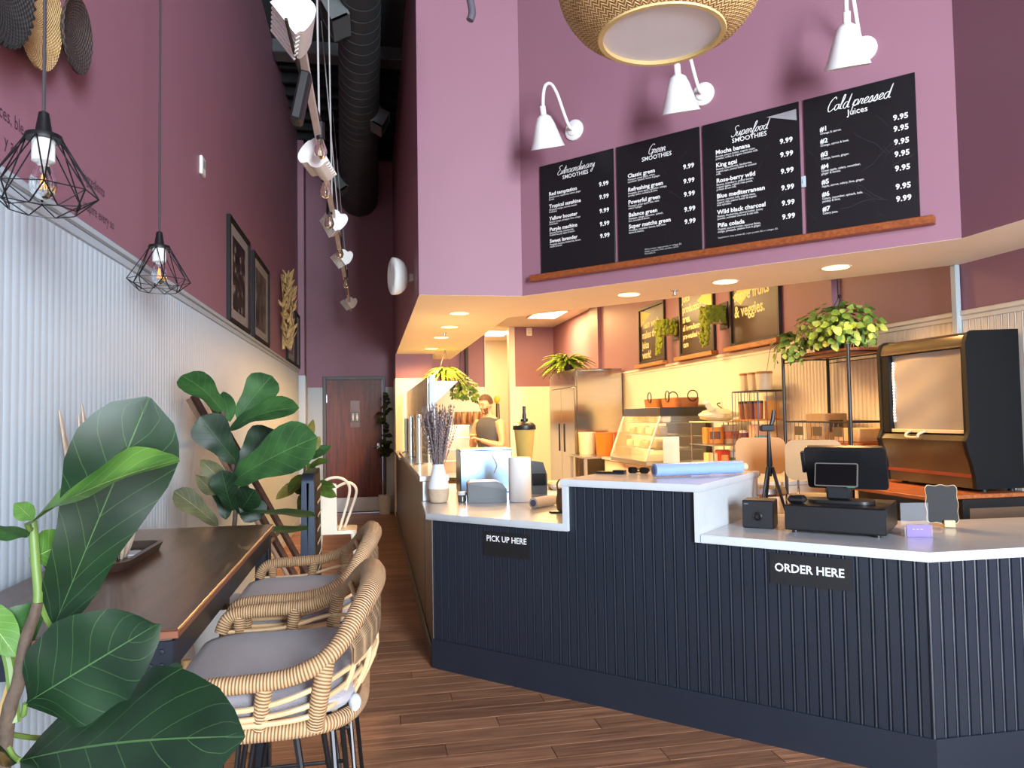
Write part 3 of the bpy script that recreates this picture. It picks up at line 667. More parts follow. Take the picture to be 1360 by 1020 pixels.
# wire cage pendants over the wall table
black_metal = M('black_metal', (20, 21, 24), 0.42, 0.3, var=0.1)
def cage_pendant(c, z, R, label):
    o = thing('cage_pendant_lamp', (c.x, c.y, z), label, 'pendant lamp', group='black wire cage pendants over the wall table')
    T = Matrix.Translation((c.x, c.y, z))
    MB().tube([(c.x, c.y, z + .25 * R / .125), (c.x, c.y, ZC)], .0045, 6).build('cord', M('cord_grey', (52, 46, 50), 0.7), o)
    k = R / .125; n = 8; T = T @ Matrix.Diagonal((1, 1, .74, 1))
    MB(T).lathe([(.006 * k, .345 * k), (.012 * k, .34 * k), (.02 * k, .27 * k), (.022 * k, .262 * k), (.042 * k, .262 * k), (.044 * k, .252 * k), (.044 * k, .246 * k), (.0, .246 * k)], seg=18).build('cap', black_metal, o)
    cg = MB(T); wr = .002
    top = [(.042*k*math.cos(2*PI*i/n), .042*k*math.sin(2*PI*i/n), .25*k) for i in range(n)]
    mid = [(R*math.cos(2*PI*(i+.5)/n), R*math.sin(2*PI*(i+.5)/n), .06*k) for i in range(n)]
    bot = [(.078*k*math.cos(2*PI*i/n), .078*k*math.sin(2*PI*i/n), 0) for i in range(n)]
    for i in range(n):
        j = (i + 1) % n
        for a, b in ((top[i], mid[i]), (top[j], mid[i]), (mid[i], mid[j]), (mid[i], bot[i]), (mid[i], bot[j]), (bot[i], bot[j])): cg.tube([a, b], wr * k, 6)
    cg.build('wire_cage', black_metal, o)
    MB(T).lathe([(.024*k, .246*k), (.027*k, .24*k), (.027*k, .17*k), (.02*k, .165*k)], seg=18).build('socket', M('socket_white', (210, 214, 212), 0.4), o)
    bl = MB(T).lathe([(.012*k, .166*k), (.018*k, .15*k), (.03*k, .11*k), (.032*k, .085*k), (.026*k, .055*k), (.012*k, .04*k), (.001, .036*k)], seg=18).build('bulb', M('clear_glass', (255, 255, 255), 0.02, trans=1.0, var=0), o)
    fl = MB(T)
    for i in range(4):
        a = 2 * PI * i / 4; fl.tube([(.006*k*math.cos(a), .006*k*math.sin(a), .14*k), (.012*k*math.cos(a), .012*k*math.sin(a), .07*k)], .0016 * k, 6)
    fl.build('filament', M('filament', (255, 150, 70), 0.5, emit=1.2), bl)
cage_pendant(Vector((-.785, 2.0, 0)), 2.02, .12, 'black wire cage pendant lamp in front of the wall lettering, nearer of two')
cage_pendant(Vector((-.845, 3.26, 0)), 2.03, .12, 'black wire cage pendant lamp below the thermostat, farther of two')

# recessed lights and light panels of the kitchen
glow = M('downlight_glow', (255, 232, 150), 0.5, emit=3.2, var=0)
ringm = M('downlight_ring', (244, 236, 214), 0.5)
def downlight(px, py, label, power, cone=140):
    q = atZ(px, py, ZS); o = thing('recessed_light', (q.x, q.y, ZS), label, 'ceiling light', group='round recessed lights in the soffit')
    MB().lathe([(.085, -.004), (.098, -.004), (.1, -.0005), (.083, -.0005)], (q.x, q.y, ZS), 28, cap=False).build('trim_ring', ringm, o)
    MB().lathe([(.0, -.0015), (.084, -.0015), (.084, -.0045), (.0, -.0045)], (q.x, q.y, ZS), 28).build('lens', glow, o)
    l = bpy.data.lights.new('downlight_lamp', 'SPOT'); l.energy = power; l.color = WARM; l.spot_size = math.radians(cone); l.spot_blend = .4; l.shadow_soft_size = .08
    lo = bpy.data.objects.new('downlight_lamp', l); COL.objects.link(lo); lo.parent = o; lo.location = (0, 0, -.02)
downlight(610, 416, 'recessed light in the soffit nearest the purple column corner', 130, 174)
downlight(597, 434, 'recessed light second in the row along the corridor soffit', 130, 174)
downlight(586, 448, 'recessed light third in the row along the corridor soffit', 130, 174)
downlight(573, 463, 'recessed light farthest in the row along the corridor soffit', 130, 174)
downlight(835, 391, 'recessed light in the soffit below the Green menu, leftmost of three', 60)
downlight(963, 374, 'recessed light in the soffit below the Superfood menu, middle of three', 60)
downlight(1110, 355, 'recessed light in the soffit below the Cold pressed menu, rightmost of three', 60)
pg = M('panel_glow', (255, 244, 205), 0.5, emit=6.0, var=0)
def panel(x0, x1, y0, y1, label, power):
    o = thing('light_panel', ((x0 + x1) / 2, (y0 + y1) / 2, 3.35), label, 'ceiling light', group='bright panels in the kitchen ceiling')
    MB().box(x0, x1, y0, y1, 3.34, 3.3495).build('diffuser', pg, o)
    f = MB()
    for a in ((x0 - .03, x0, y0 - .03, y1 + .03), (x1, x1 + .03, y0 - .03, y1 + .03), (x0, x1, y0 - .03, y0), (x0, x1, y1, y1 + .03)): f.box(*a, 3.335, 3.3495)
    f.build('frame', M('panel_frame', (235, 230, 215), 0.5), o)
    a = area('panel_lamp', (0, 0, 0), (0, 0, 0), x1 - x0, y1 - y0, power, PANEL); a.parent = o; a.location = (0, 0, -.03)
panel(2.45, 3.0, 16.0, 17.1, 'bright light panel seen through the storeroom doorway', 60)
panel(2.93, 3.45, 12.9, 13.9, 'bright light panel in the kitchen ceiling by the fridge', 80)
panel(1.75, 2.35, 7.6, 8.8, 'bright light panel in the kitchen ceiling over the work area', 90)
panel(1.6, 2.2, 11.0, 12.2, 'bright light panel in the kitchen ceiling behind the worker', 75)
for px, py, lb in ((896, 386, 'small sprinkler head in the soffit below the menu wall'), (590, 442, 'small sprinkler head in the corridor soffit')):
    q = atZ(px, py, ZS)
    MB().lathe([(.03, -.001), (.03, -.006), (.012, -.008), (.01, -.03), (.022, -.034), (.022, -.037), (.001, -.038)], (q.x, q.y, ZS), 16).build('sprinkler_head', brushed, None, lb, cat='sprinkler')

# ================================================================== high over the corridor
# duct with registers
duct_mat = M('duct_dark_paint', (58, 62, 64), 0.55, 0.1, var=0.12, scale=3)
dt = thing('air_duct', (-.15, 9, 4.7), 'dark grey spiral air duct running along the corridor ceiling', 'air duct')
def duct_at(y):
    f = (y - 5.0) / (12.18 - 5.0); r = .15 + .155 * f
    return Vector((-.045 - .125 * f, y, 5.12 - .09 * f)), r
ys = [5.0 + .12 * i for i in range(60)] + [12.18]
MB().tube([duct_at(y)[0] for y in ys], [duct_at(y)[1] for y in ys], 28).build('duct_tube', duct_mat, dt)
for i in range(36):
    y = 5.4 + i * .185; c, r = duct_at(y)
    MB().tube([c + Vector((math.cos(2 * PI * k / 28) * r, .03 * math.cos(2 * PI * k / 28), math.sin(2 * PI * k / 28) * r)) for k in range(28)], .0032, 5, closed=True).build('seam', duct_mat, dt)
for y, a, s in ((6.55, 208, .30), (8.75, -28, .26), (11.0, 215, .26)):
    c, r = duct_at(y); ar = math.radians(a); d = Vector((math.cos(ar), 0, math.sin(ar)))
    T = frame(c + d * (r - .03), (0, 1, 0), d.cross(Vector((0, 1, 0))) if False else Vector((0, 1, 0)).cross(d))
    if (T.to_3x3() @ Vector((0, 0, 1))).dot(d) < 0: T = T @ Matrix.Rotation(PI, 4, 'Y')
    v = MB(T).box(-s * .62, s * .62, -s * .42, s * .42, 0, .02).box(-s * .62, s * .62, -s * .42, -s * .42 + .02, .02, s * .55).box(-s * .62, s * .62, s * .42 - .02, s * .42, .02, s * .55).box(-s * .62, -s * .62 + .02, -s * .42, s * .42, .02, s * .55).box(s * .62 - .02, s * .62, -s * .42, s * .42, .02, s * .55).build('register', M('register_grey', (96, 102, 102), 0.55), dt)
    for k in range(7):
        x = -s * .5 + k * s * .167
        MB(T).box(x, x + .008, -s * .4, s * .4, s * .35, s * .52).build('vane', duct_mat, v)
# lighting track with heads
RX, RZ = -.283, 3.1
tr = thing('track_rail', (RX, 7, RZ), 'long white lighting track hanging on cables along the corridor', 'light track')
MB().box(RX - .018, RX + .018, 3.2, 11.4, RZ - .012, RZ + .02, .003).build('rail', M('track_white', (205, 196, 188), 0.4), tr)
for y in (4.45, 5.9, 7.9, 10.4):
    MB().tube([(RX, y, RZ + .02), (RX - (.2 if y > 7 else .03), y, ZC)], .006, 6).build('suspension_cable', M('cable_grey', (176, 174, 172), 0.5), tr)
head_white = M('track_head_white', (224, 224, 220), 0.4, var=.02)
def track_head(px, py, y, k, rz, tilt, label):
    p = atY(px, py, y); o = thing('track_spotlight', (p.x, p.y, p.z), label, 'spotlight', group='white finned spotlights on the track')
    T = Matrix.Translation(p) @ Matrix.Rotation(math.radians(rz), 4, 'Z') @ Matrix.Rotation(math.radians(tilt), 4, 'Y')
    s = .105 * k
    dg0, dg1 = Vector((-.78, .5, 0)), Vector((.12, -.6, 0))      # the slanted finned side of the outline
    hump = cr([(.12, -.6, 0), (.3, -.52, 0), (.6, -.05, 0), (.68, .4, 0), (.45, .68, 0), (.12, .6, 0), (-.1, .78, 0), (-.5, .78, 0), (-.78, .5, 0)], 3)
    pr = [(p2.x * s, p2.y * s) for p2 in hump]
    B = T @ Matrix.Rotation(PI / 2, 4, 'X')                       # outline upright, body runs along the track
    MB(B).prism(pr, -s * 1.15, s * 1.15).build('housing', head_white, o)
    nd = Vector((dg1.y - dg0.y, -(dg1.x - dg0.x), 0)).normalized()
    for i in range(7):
        zz = -s * 1.1 + i * s * .345; a_, b_ = dg0 * s, dg1 * s
        q4 = [a_, b_, b_ + nd * s * .2, a_ + nd * s * .2]
        MB(B).prism([(v.x, v.y) for v in q4], zz, zz + s * .14).build('fin', head_white, o)
    a = Vector((RX, p.y + s * 1.0, RZ - .013)); MB().tube([p + Vector((s * .4, s * 1.0, s * .2)), (p + a) / 2 + Vector((.0, s, .0)), a], .009, 8).build('bracket', head_white, o)
    c4 = [dg0 * s, dg1 * s, dg1 * s + nd * s * .26, dg0 * s + nd * s * .26]
    MB(B).prism([(v.x, v.y) for v in c4], s * 1.12, s * 1.2).build('bezel', head_white, o)
track_head(393, 40, 3.15, 1.0, 8, 0, 'white finned track spotlight nearest the camera, largest of the row')
track_head(421, 211, 4.6, 1.05, -10, 190, 'white track spotlight second from the near end of the rail')
track_head(444, 299, 6.2, 1.05, 15, 10, 'white finned track spotlight third from the near end of the rail')
track_head(455, 345, 7.6, .95, 20, 0, 'white track spotlight fourth from the near end of the rail')
track_head(464, 404, 10.6, 1.0, 20, 0, 'white track spotlight at the far end of the rail')
# string of bulbs
st = thing('bulb_string', (-.3, 7, 2.9), 'black cable string of clear filament bulbs beside the track', 'string lights')
bulbs = [(398, 120, 3.4, .9), (425, 180, 4.25, 1.0), (431, 238, 5.1, .9), (437, 282, 5.85, .9), (451, 326, 7.2, .9), (459, 368, 8.6, .9)]
pts = [atY(380, 60, 2.9) + Vector((.0, 0, .1))]
for (a, b, y, k) in bulbs: pts += [atY(a, b, y) + Vector((0, .05, .10))]
pts.append(Vector((RX, 9.6, RZ - .05)))
MB().tube(cr(pts, 6), .007, 6).build('cable', M('cable_black', (14, 14, 15), 0.6), st)
for (a, b, y, k) in bulbs:
    p = atY(a, b, y) + Vector((0, .05, 0))
    if y > 3.5:
        s = MB(Matrix.Translation(p)).lathe([(.008, .1), (.022, .092), (.024, .0), (.018, -.004)], seg=14).build('socket', M('socket_black', (18, 18, 19), 0.5), st)
        MB(Matrix.Translation(p)).lathe([(.014, .0), (.02, -.02), (.034, -.06), (.036, -.08), (.026, -.105), (.001, -.118)], seg=16).build('bulb', M('amber_glass', (255, 236, 205), 0.03, trans=0.95, var=0), s)
    else:
        MB(Matrix.Translation(p) @ Matrix.Rotation(.2, 4, 'Y')).box(-.02, .03, -.05, .05, -.13, .1, .01).build('transformer', M('socket_black', (18, 18, 19), 0.5), st)
# speaker on the column side
q = atX(549, 369, .37)
sp = thing('wall_speaker', q, 'white wall speaker on a bracket at the purple column edge', 'speaker')
T = Matrix.Translation(q) @ Matrix.Rotation(math.radians(20), 4, 'Z')
MB(T).box(-.05, -.001, -.03, .03, -.03, .03, .004).build('bracket', head_white, sp)
rows = []
for i in range(9):
    u = i / 8; x = -.05 - .145 * u; hh = .15 * (1 - (1 - u) ** 2.4) ** .5 + .012; rows.append([(x, -.09 * (1 - (1 - u) ** 2) ** .5 * .9 - .01 + .1 * 0, 0)] and (x, hh))
prof = [(h, x) for x, h in rows]
Tm = T @ Matrix.Rotation(-PI / 2, 4, 'Y')
MB(Tm).lathe([(.001, .05)] + [(h, -x) for x, h in rows] + [(.148, .203), (.001, .206)], seg=28, sx=1.0, sy=.62).build('cabinet', head_white, sp)
MB(Tm).lathe([(.0, .2065), (.132, .2055), (.135, .2035), (.0, .2025)], seg=28, sx=1.0, sy=.62).build('grille', M('grille_grey', (206, 208, 206), 0.6), sp)
# dark pipe end hanging above the column
MB().tube(cr([atY(612, -60, 4.2), atY(620, -20, 4.2), atY(627, 14, 4.2), atY(624, 27, 4.2)], 6), .022, 10).build('hanging_pipe', M('pipe_grey', (88, 84, 94), 0.5), None, 'grey pipe end hanging at the top edge above the column', cat='pipe')

# ================================================================== left wall
letters = M('wall_lettering', (62, 36, 52), 0.6, var=0.02)
wl = thing('wall_lettering', (XL, 2.8, 2.28), 'thin dark vinyl lettering on the purple wall above the wainscot', 'wall lettering')
for s, y, z in (('ces, ble', 2.325, 2.372), ('ingredients', 2.955, 2.386), ('y an', 2.36, 2.296), ('inspire every so', 2.965, 2.284)):
    mb = MB(); text_into(mb, s, .058, frame((XL + .0012, y, z), (0, 1, 0)), sx=.9); mb.build('words', letters, wl)
th = thing('thermostat', (XL, 4.9, 3.02), 'small white thermostat on the purple wall', 'thermostat')
MB().box(XL, XL + .018, 4.855, 4.955, 3.025, 3.14, .004).build('case', head_white, th)
MB().box(XL + .018, XL + .02, 4.875, 4.935, 3.07, 3.12).build('screen', M('lcd_grey', (150, 156, 150), 0.3), th)
def m_photo(name, sc, a, b, c):
    if name in MATS: return MATS[name]
    m = bpy.data.materials.new(name); m.use_nodes = True; nt = m.node_tree; p = nt.nodes['Principled BSDF']
    tc = nt.nodes.new('ShaderNodeTexCoord'); vo = nt.nodes.new('ShaderNodeTexVoronoi'); vo.inputs['Scale'].default_value = sc; nt.links.new(tc.outputs['Object'], vo.inputs['Vector'])
    rp = nt.nodes.new('ShaderNodeValToRGB'); e = rp.color_ramp.elements
    e[0].position = .1; e[0].color = lin(c) + (1,); e[1].position = .75; e[1].color = lin(a) + (1,); k = e.new(.4); k.color = lin(b) + (1,)
    nt.links.new(vo.outputs['Distance'], rp.inputs[0]); nt.links.new(rp.outputs[0], p.inputs['Base Color']); p.inputs['Roughness'].default_value = .25
    MATS[name] = m; return m
frame_black = M('frame_black', (14, 13, 14), 0.6, spec=.3)
mat_board = M('mat_board', (150, 140, 134), 0.6)
def picture(y0, y1, z0, z1, photo, label):
    o = thing('framed_picture', (XL, (y0 + y1) / 2, z0), label, 'framed picture', group='framed dark photographs on the purple wall')
    w = .035
    f = MB().box(XL, XL + .03, y0, y0 + w, z0, z1, .003).box(XL, XL + .03, y1 - w, y1, z0, z1, .003).box(XL, XL + .03, y0 + w, y1 - w, z0, z0 + w, .003).box(XL, XL + .03, y0 + w, y1 - w, z1 - w, z1, .003)
    f.build('frame', frame_black, o)
    MB().box(XL + .001, XL + .012, y0 + w, y1 - w, z0 + w, z1 - w).build('mat', mat_board, o)
    m = .10
    MB().box(XL + .012, XL + .0135, y0 + w + m * 1.5, y1 - w - m * 1.5, z0 + w + m * .8, z1 - w - m * .8).build('photograph', photo, o)
picture(5.74, 6.67, 2.224, 3.012, m_photo('photo_strawberries', 9, (20, 16, 16), (60, 50, 48), (150, 140, 135)), 'framed dark photograph nearest the thermostat, first of four')
picture(6.90, 7.92, 2.224, 3.0, m_photo('photo_apples', 6, (24, 20, 20), (90, 80, 76), (130, 120, 114)), 'framed photograph of round fruit left of the dried wheat swag')
picture(9.62, 10.6, 2.224, 2.985, m_photo('photo_grapes', 12, (20, 16, 16), (70, 60, 58), (120, 110, 104)), 'framed dark photograph just right of the dried wheat swag')
picture(10.72, 11.24, 2.224, 2.985, m_photo('photo_leaves', 15, (20, 16, 16), (60, 52, 50), (110, 100, 96)), 'framed dark photograph farthest along the purple wall')
# dried wheat swag
wheat = M('dried_wheat', (178, 146, 94), 0.7, var=.25, scale=14)
sw = thing('dried_wheat_swag', (XL, 8.93, 2.26), 'hanging bundle of dried golden wheat on the purple wall', 'dried flowers')
hk = MB().lathe([(.001, 0), (.016, .03), (.021, .07), (.012, .12), (.001, .16)], seg=6, sy=.5).mesh('husk'); hk.materials.append(wheat)
MB().tube(cr([(XL + .03, 8.93, 3.15), (XL + .05, 8.95, 2.8), (XL + .05, 8.92, 2.3)], 5), [.01] * 5 + [.02] * 6, 6).build('stem_bundle', wheat, sw)
rr = random.Random(4)
for i in range(230):
    f = rr.random(); z = 2.28 + .86 * f; wd = .50 * (math.sin(PI * min(1, (1 - f) * 1.15)) ** .7 * .8 + .1) if f < .98 else .04
    a = rr.uniform(-1, 1); q = Vector((XL + .085 + .09 * (1 - abs(a)) * rr.random(), 8.93 + a * wd, z))
    inst('husk', hk, Matrix.Translation(q) @ Matrix.Rotation(a * .7 + rr.uniform(-.5, .5), 4, 'X') @ Matrix.Rotation(rr.uniform(-.6, .6), 4, 'Y') @ Matrix.Rotation(rr.uniform(0, 6), 4, 'Z') @ Matrix.Diagonal((.8, .8, rr.uniform(.5, .85), 1)), sw)
# woven wall baskets
def wall_disc(c, r, tilt_z, tilt_y, mat, label, scal=0.0, ov=1.0):
    o = thing('woven_wall_basket', c, label, 'wall basket', group='woven baskets on the purple wall')
    T = Matrix.Translation(c) @ Matrix.Rotation(math.radians(tilt_z), 4, 'Z') @ Matrix.Rotation(math.radians(90 + tilt_y), 4, 'Y')
    MB(T).lathe([(.001, -.03)] + [(r * k / 10, -.03 + .035 * (k / 10) ** 2.2) for k in range(1, 11)] + [(r, .012)] + [(r * k / 10, -.022 + .035 * (k / 10) ** 2.2) for k in range(10, 0, -1)] + [(.001, -.022)], seg=44, sx=ov).build('woven_disc', mat, o)
    nrim = 40
    for k in range(nrim if scal else 0):
        a = 2 * PI * k / nrim; MB(T).tube([(r * ov * math.cos(a), r * math.sin(a), .004), (r * 1.04 * ov * math.cos(a + .05), r * 1.04 * math.sin(a + .05), .012)], .008, 5).build('rim_coil', mat, o)
blk_weave = m_weave('black_weave', (12, 12, 13), (52, 50, 50), 90, 160, dist=.003)
nat_weave = m_weave('seagrass_weave', (140, 106, 62), (206, 176, 120), 120, 260, dist=.004)
brn_weave = m_weave('brown_weave', (26, 20, 20), (70, 58, 54), 50, 190, dist=.003)
wall_disc(Vector((XL + .07, 2.68, 2.79)), .122, 0, 4, brn_weave, 'dark brown woven disc standing apart at right of the wall baskets', ov=1.0)
wall_disc(Vector((XL + .05, 2.44, 2.74)), .155, 0, 3, nat_weave, 'natural seagrass woven basket behind the near lamp cord', ov=1.1)
wall_disc(Vector((XL + .10, 2.10, 2.655)), .165, 0, 4, blk_weave, 'large black woven basket at the top left corner', scal=1)

# ================================================================== wall table with stools
TX0, TX1, TY0, TY1, TZ = -.985, -.415, 1.76, 3.40, 1.05
top_wood = m_wood('table_walnut', (66, 42, 32), (104, 68, 50), 0.33, (14, 1.2, 14), 0.0, 2.2, coat=.15)
edge_wood = M('table_edge_wood', (122, 72, 50), 0.45, var=.1)
tb = thing('bar_table', ((TX0 + TX1) / 2, (TY0 + TY1) / 2, 0), 'narrow dark wooden bar table with black steel legs along the wall', 'table')
MB().box(TX0, TX1, TY0, TY1, TZ - .005, TZ, .002).build('table_top', top_wood, tb)
MB().box(TX0, TX1, TY0, TY1, TZ - .021, TZ - .005, .001).build('edge_band', edge_wood, tb)
apr = MB().box(TX0 + .01, TX1 - .012, TY0 + .01, TY0 + .016, TZ - .09, TZ - .028).box(TX0 + .01, TX1 - .012, TY1 - .016, TY1 - .01, TZ - .09, TZ - .028).box(TX1 - .018, TX1 - .012, TY0 + .016, TY1 - .016, TZ - .09, TZ - .028).box(TX0 + .01, TX0 + .016, TY0 + .016, TY1 - .016, TZ - .09, TZ - .028)
blue_black = M('blue_black_steel', (20, 27, 38), 0.42, 0.35, var=.1)
apr.build('apron_frame', blue_black, tb)
for lx, sx in ((TX0 + .012, 1), (TX1 - .014, -1)):
    for ly, sy in ((TY0 + .012, 1), (TY1 - .012, -1)):
        lgp = MB().box(lx, lx + sx * .062, ly - sy * .003, ly + sy * .003, 0, TZ - .029).box(lx - sx * .003, lx + sx * .003, ly, ly + sy * .06, 0, TZ - .029).build('leg', blue_black, tb)
        for bx, bz in ((.022, .05), (.046, .05), (.022, .08), (.046, .08)):
            MB(Matrix.Translation((lx + sx * bx, ly - sy * .003, TZ - bz)) @ Matrix.Rotation(PI / 2 * sy, 4, 'X')).lathe([(.0065, 0), (.006, .003), (.001, .004)], seg=10).build('bolt', blue_black, lgp)
MB().box(TX0 + .03, TX0 + .06, TY0 + .05, TY1 - .05, .25, .28).build('stretcher', blue_black, tb)

wrap = m_wrap('rattan_wrap', (96, 70, 46), (186, 150, 110), 150, 1.0)
cane = M('rattan_cane', (196, 164, 122), 0.45, var=.12, scale=20)
cushion_grey = M('cushion_grey', (150, 146, 150), 0.9, var=.05, bump=.25, bscale=300, sheen=.2)
hair_steel = M('hairpin_steel', (44, 44, 46), 0.35, 0.7, var=.1)
strap_white = M('strap_white', (186, 200, 206), 0.5)
def rattan_stool(y, label):
    o = thing('rattan_stool', (-.195, y, 0), label, 'bar stool', group='rattan bar stools at the wall table')
    MBL = lambda: MB(Matrix.Translation((-.195, y, 0)))
    w = .30
    half = [(-.215, -w + .01, .915), (-.198, -w, .952), (-.15, -w - .005, .966), (0, -w - .005, .972), (.075, -w, .992), (.125, -w + .03, 1.025), (.165, -w + .10, 1.075), (.19, -.12, 1.105)]
    rail = half + [(.197, 0, 1.112)] + [(a, -b, c) for a, b, c in half[::-1]]
    P = cr(rail, 6); n = len(P)
    R = [.0185 + .013 * max(0, 1 - abs(i / (n - 1) - .5) / .2) for i in range(n)]
    MBL().tube(P, R, 12).build('arm_rail', wrap, o)
    base = [(-.225, -w + .02, .868), (-.1, -w + .015, .862), (.06, -w + .02, .862), (.135, -w + .07, .862), (.165, -.14, .862), (.17, 0, .862)]
    ring = base + [(a, -b, c) for a, b, c in base[::-1][1:]] + [(-.24, .14, .868), (-.245, 0, .868), (-.24, -.14, .868)]
    MBL().tube(cr(ring, 5, closed=True), .017, 10, closed=True).build('seat_ring', wrap, o)
    for s in (-1, 1):
        for (x0, z0), (x1, z1), r in (((-.17, .962), (-.165, .866), .0155), ((-.02, .970), (-.035, .864), .0165), ((.10, 1.008), (.075, .864), .019)):
            MBL().tube(cr([(x0, s * (w + (.003 if x0 < .05 else -.012)), z0), ((x0 + x1) / 2, s * w, (z0 + z1) / 2), (x1, s * (w - .018), z1)], 4), r, 10).build('wrapped_post', wrap, o)
    for k, (z, dx, dw) in enumerate(((.885, .0, -.012), (.897, .012, -.006), (.917, .03, -.002))):
        hb_ = [(-.215, -w - dw * 0 + .008, z), (-.05, -w - .002, z), (.07, -w + .004, z + .008 + .010 * k), (.14 + dx * .3, -w + .09, z + .02 + .012 * k), (.165 + dx, -.12, z + .03 + .014 * k)]
        hb_ = hb_ + [(.172 + dx, 0, z + .032 + .014 * k)] + [(a, -b, c) for a, b, c in hb_[::-1]]
        MBL().tube(cr(hb_, 5), .0058, 8).build('cane_rail', cane, o)
    for yy in (-.21, -.15, -.07, .07, .15, .21):
        for d in (-.009, .009):
            xb = .15 - .05 * (abs(yy) / .21) ** 3
            MBL().tube(cr([(xb + .01, yy + d, .868), (xb + .055, yy + d, .97), (xb + .035, yy * .95 + d, 1.085 - .03 * (abs(yy) / .21) ** 2)], 4), .0062, 8).build('back_cane', cane, o)
    # woven band under the rolled back
    rows = []
    for i in range(13):
        a = -1 + 2 * i / 12; yy = a * .24; xb = .185 - .06 * abs(a) ** 3
        rows.append([(xb + .012, yy, 1.095 - .05 * a * a), (xb + .03, yy, 1.055 - .05 * a * a), (xb + .03, yy, 1.015 - .045 * a * a)])
    MBL().sheet(rows).build('woven_back_band', m_weave('rattan_weave', (92, 70, 48), (190, 160, 122), 40, 14, dist=.006), o)
    # cushion
    prf = rounded(.40, .545, .09, 6); rings = []
    cz = [(.86, .872), (.95, .880), (1.0, .895), (1.0, .908), (.95, .922), (.80, .931), (.4, .936), (.05, .937)]
    mb = MBL(); m = len(prf); vs = []
    for sc, z in cz: vs += [(-.045 + a * sc, b * sc, z) for a, b in prf]
    mb.add(vs, [list(range(m))[::-1], [(len(cz)-1)*m + i for i in range(m)]] + [[r*m+i, r*m+(i+1) % m, (r+1)*m+(i+1) % m, (r+1)*m+i] for r in range(len(cz)-1) for i in range(m)])
    mb.build('cushion', cushion_grey, o)
    for s in (-1, 1): MBL().ball((.155, s * .215, .884), .014, .026, .018, 10, 7).build('foot_cap', strap_white, o)
    MBL().tube([(-.19, -.225, .848), (.10, -.225, .848), (.10, .225, .848), (-.19, .225, .848)], .0105, 8, closed=True).build('seat_frame', hair_steel, o)
    for sx, x0 in ((-1, -.17), (1, .09)):
        for s in (-1, 1):
            fx, fy = x0 + sx * .075, s * .275
            MBL().tube([(x0 - sx * .06, s * .225, .845), (fx - sx * .01, fy - s * .004, .02), (fx, fy, .006), (fx + sx * .003, fy - s * .012, .02), (x0 + sx * .01, s * .14, .845)], .0075, 8).build('leg', hair_steel, o)
    fr = [(-.17 - .03, -.247, .56), (.09 + .03, -.247, .56), (.12, .247, .56), (-.20, .247, .56)]
    MBL().tube(fr, .0055, 8, closed=True).build('footrest', hair_steel, o)
    return o
rattan_stool(1.915, 'rattan bar stool with grey cushion nearest the camera, at the table')
rattan_stool(2.635, 'rattan bar stool with grey cushion at the far end of the table')

# tray with driftwood holder
tc_ = atZ(150, 742, TZ); tc_.x = -.84; tc_.y = 2.66
ty = thing('serving_tray', (tc_.x, tc_.y, TZ), 'dark tray with rounded corners on the bar table', 'tray')
o_ = rounded(.24, .46, .05, 5); i_ = rounded(.205, .425, .036, 5); n = len(o_); mb = MB(Matrix.Translation((tc_.x, tc_.y, TZ)))
vs = [(a * .9, b * .93, .0005) for a, b in o_] + [(a, b, .03) for a, b in o_] + [(a, b, .03) for a, b in i_] + [(a * .9, b * .93, .008) for a, b in i_]
mb.add(vs, [list(range(n))[::-1], list(range(3*n, 4*n))] + [[r*n+i, r*n+(i+1) % n, (r+1)*n+(i+1) % n, (r+1)*n+i] for r in range(3) for i in range(n)])
mb.build('tray_body', M('tray_dark_wood', (62, 46, 38), 0.4, var=.15), ty)
MB(Matrix.Translation((tc_.x, tc_.y, TZ))).box(-.085, .085, -.18, .18, .0085, .0105).build('tray_inlay', M('tray_inlay', (36, 36, 40), 0.2), ty)
MB(Matrix.Translation((tc_.x + .03, tc_.y + .06, TZ + .0108))).prism(rounded(.085, .085, .01), 0, .004).build('paper_card', M('card_white', (222, 222, 222), .6), None, 'white card lying on the dark tray', cat='card')
drift = m_wood('driftwood', (120, 100, 84), (196, 178, 156), 0.8, (10, 10, 2), 0.3, 4)
dh = thing('driftwood_holder', (tc_.x - .01, tc_.y - .02, TZ + .011), 'tall holder made of upright driftwood pieces on the tray', 'ornament')
rr = random.Random(12)
MB(Matrix.Translation((tc_.x - .01, tc_.y - .02, TZ + .011))).lathe([(.04, 0), (.04, .2), (.034, .2), (.034, .01)], seg=16).build('inner_cup', M('cup_glass', (180, 184, 184), .2), dh)
for k in range(22):
    a = 2 * PI * k / 22 + rr.uniform(-.1, .1); lay = k % 2; r0 = .05 + .012 * lay; L = rr.uniform(.13, .2) if lay else rr.uniform(.38, .5)
    b = Vector((tc_.x - .01 + r0 * math.cos(a), tc_.y - .02 + r0 * math.sin(a), TZ + .0115)); lean = rr.uniform(.05, .3)
    t = b + Vector((math.cos(a) * L * lean, math.sin(a) * L * lean, L)); mid = (b + t) / 2 + Vector((rr.uniform(-.01, .01), rr.uniform(-.01, .01), 0))
    MB().tube(cr([b, mid, t], 4), [.012, .015, .016, .016, .015, .013, .011, .009, .004], 7, flat=.55).build('driftwood_piece', drift, dh)

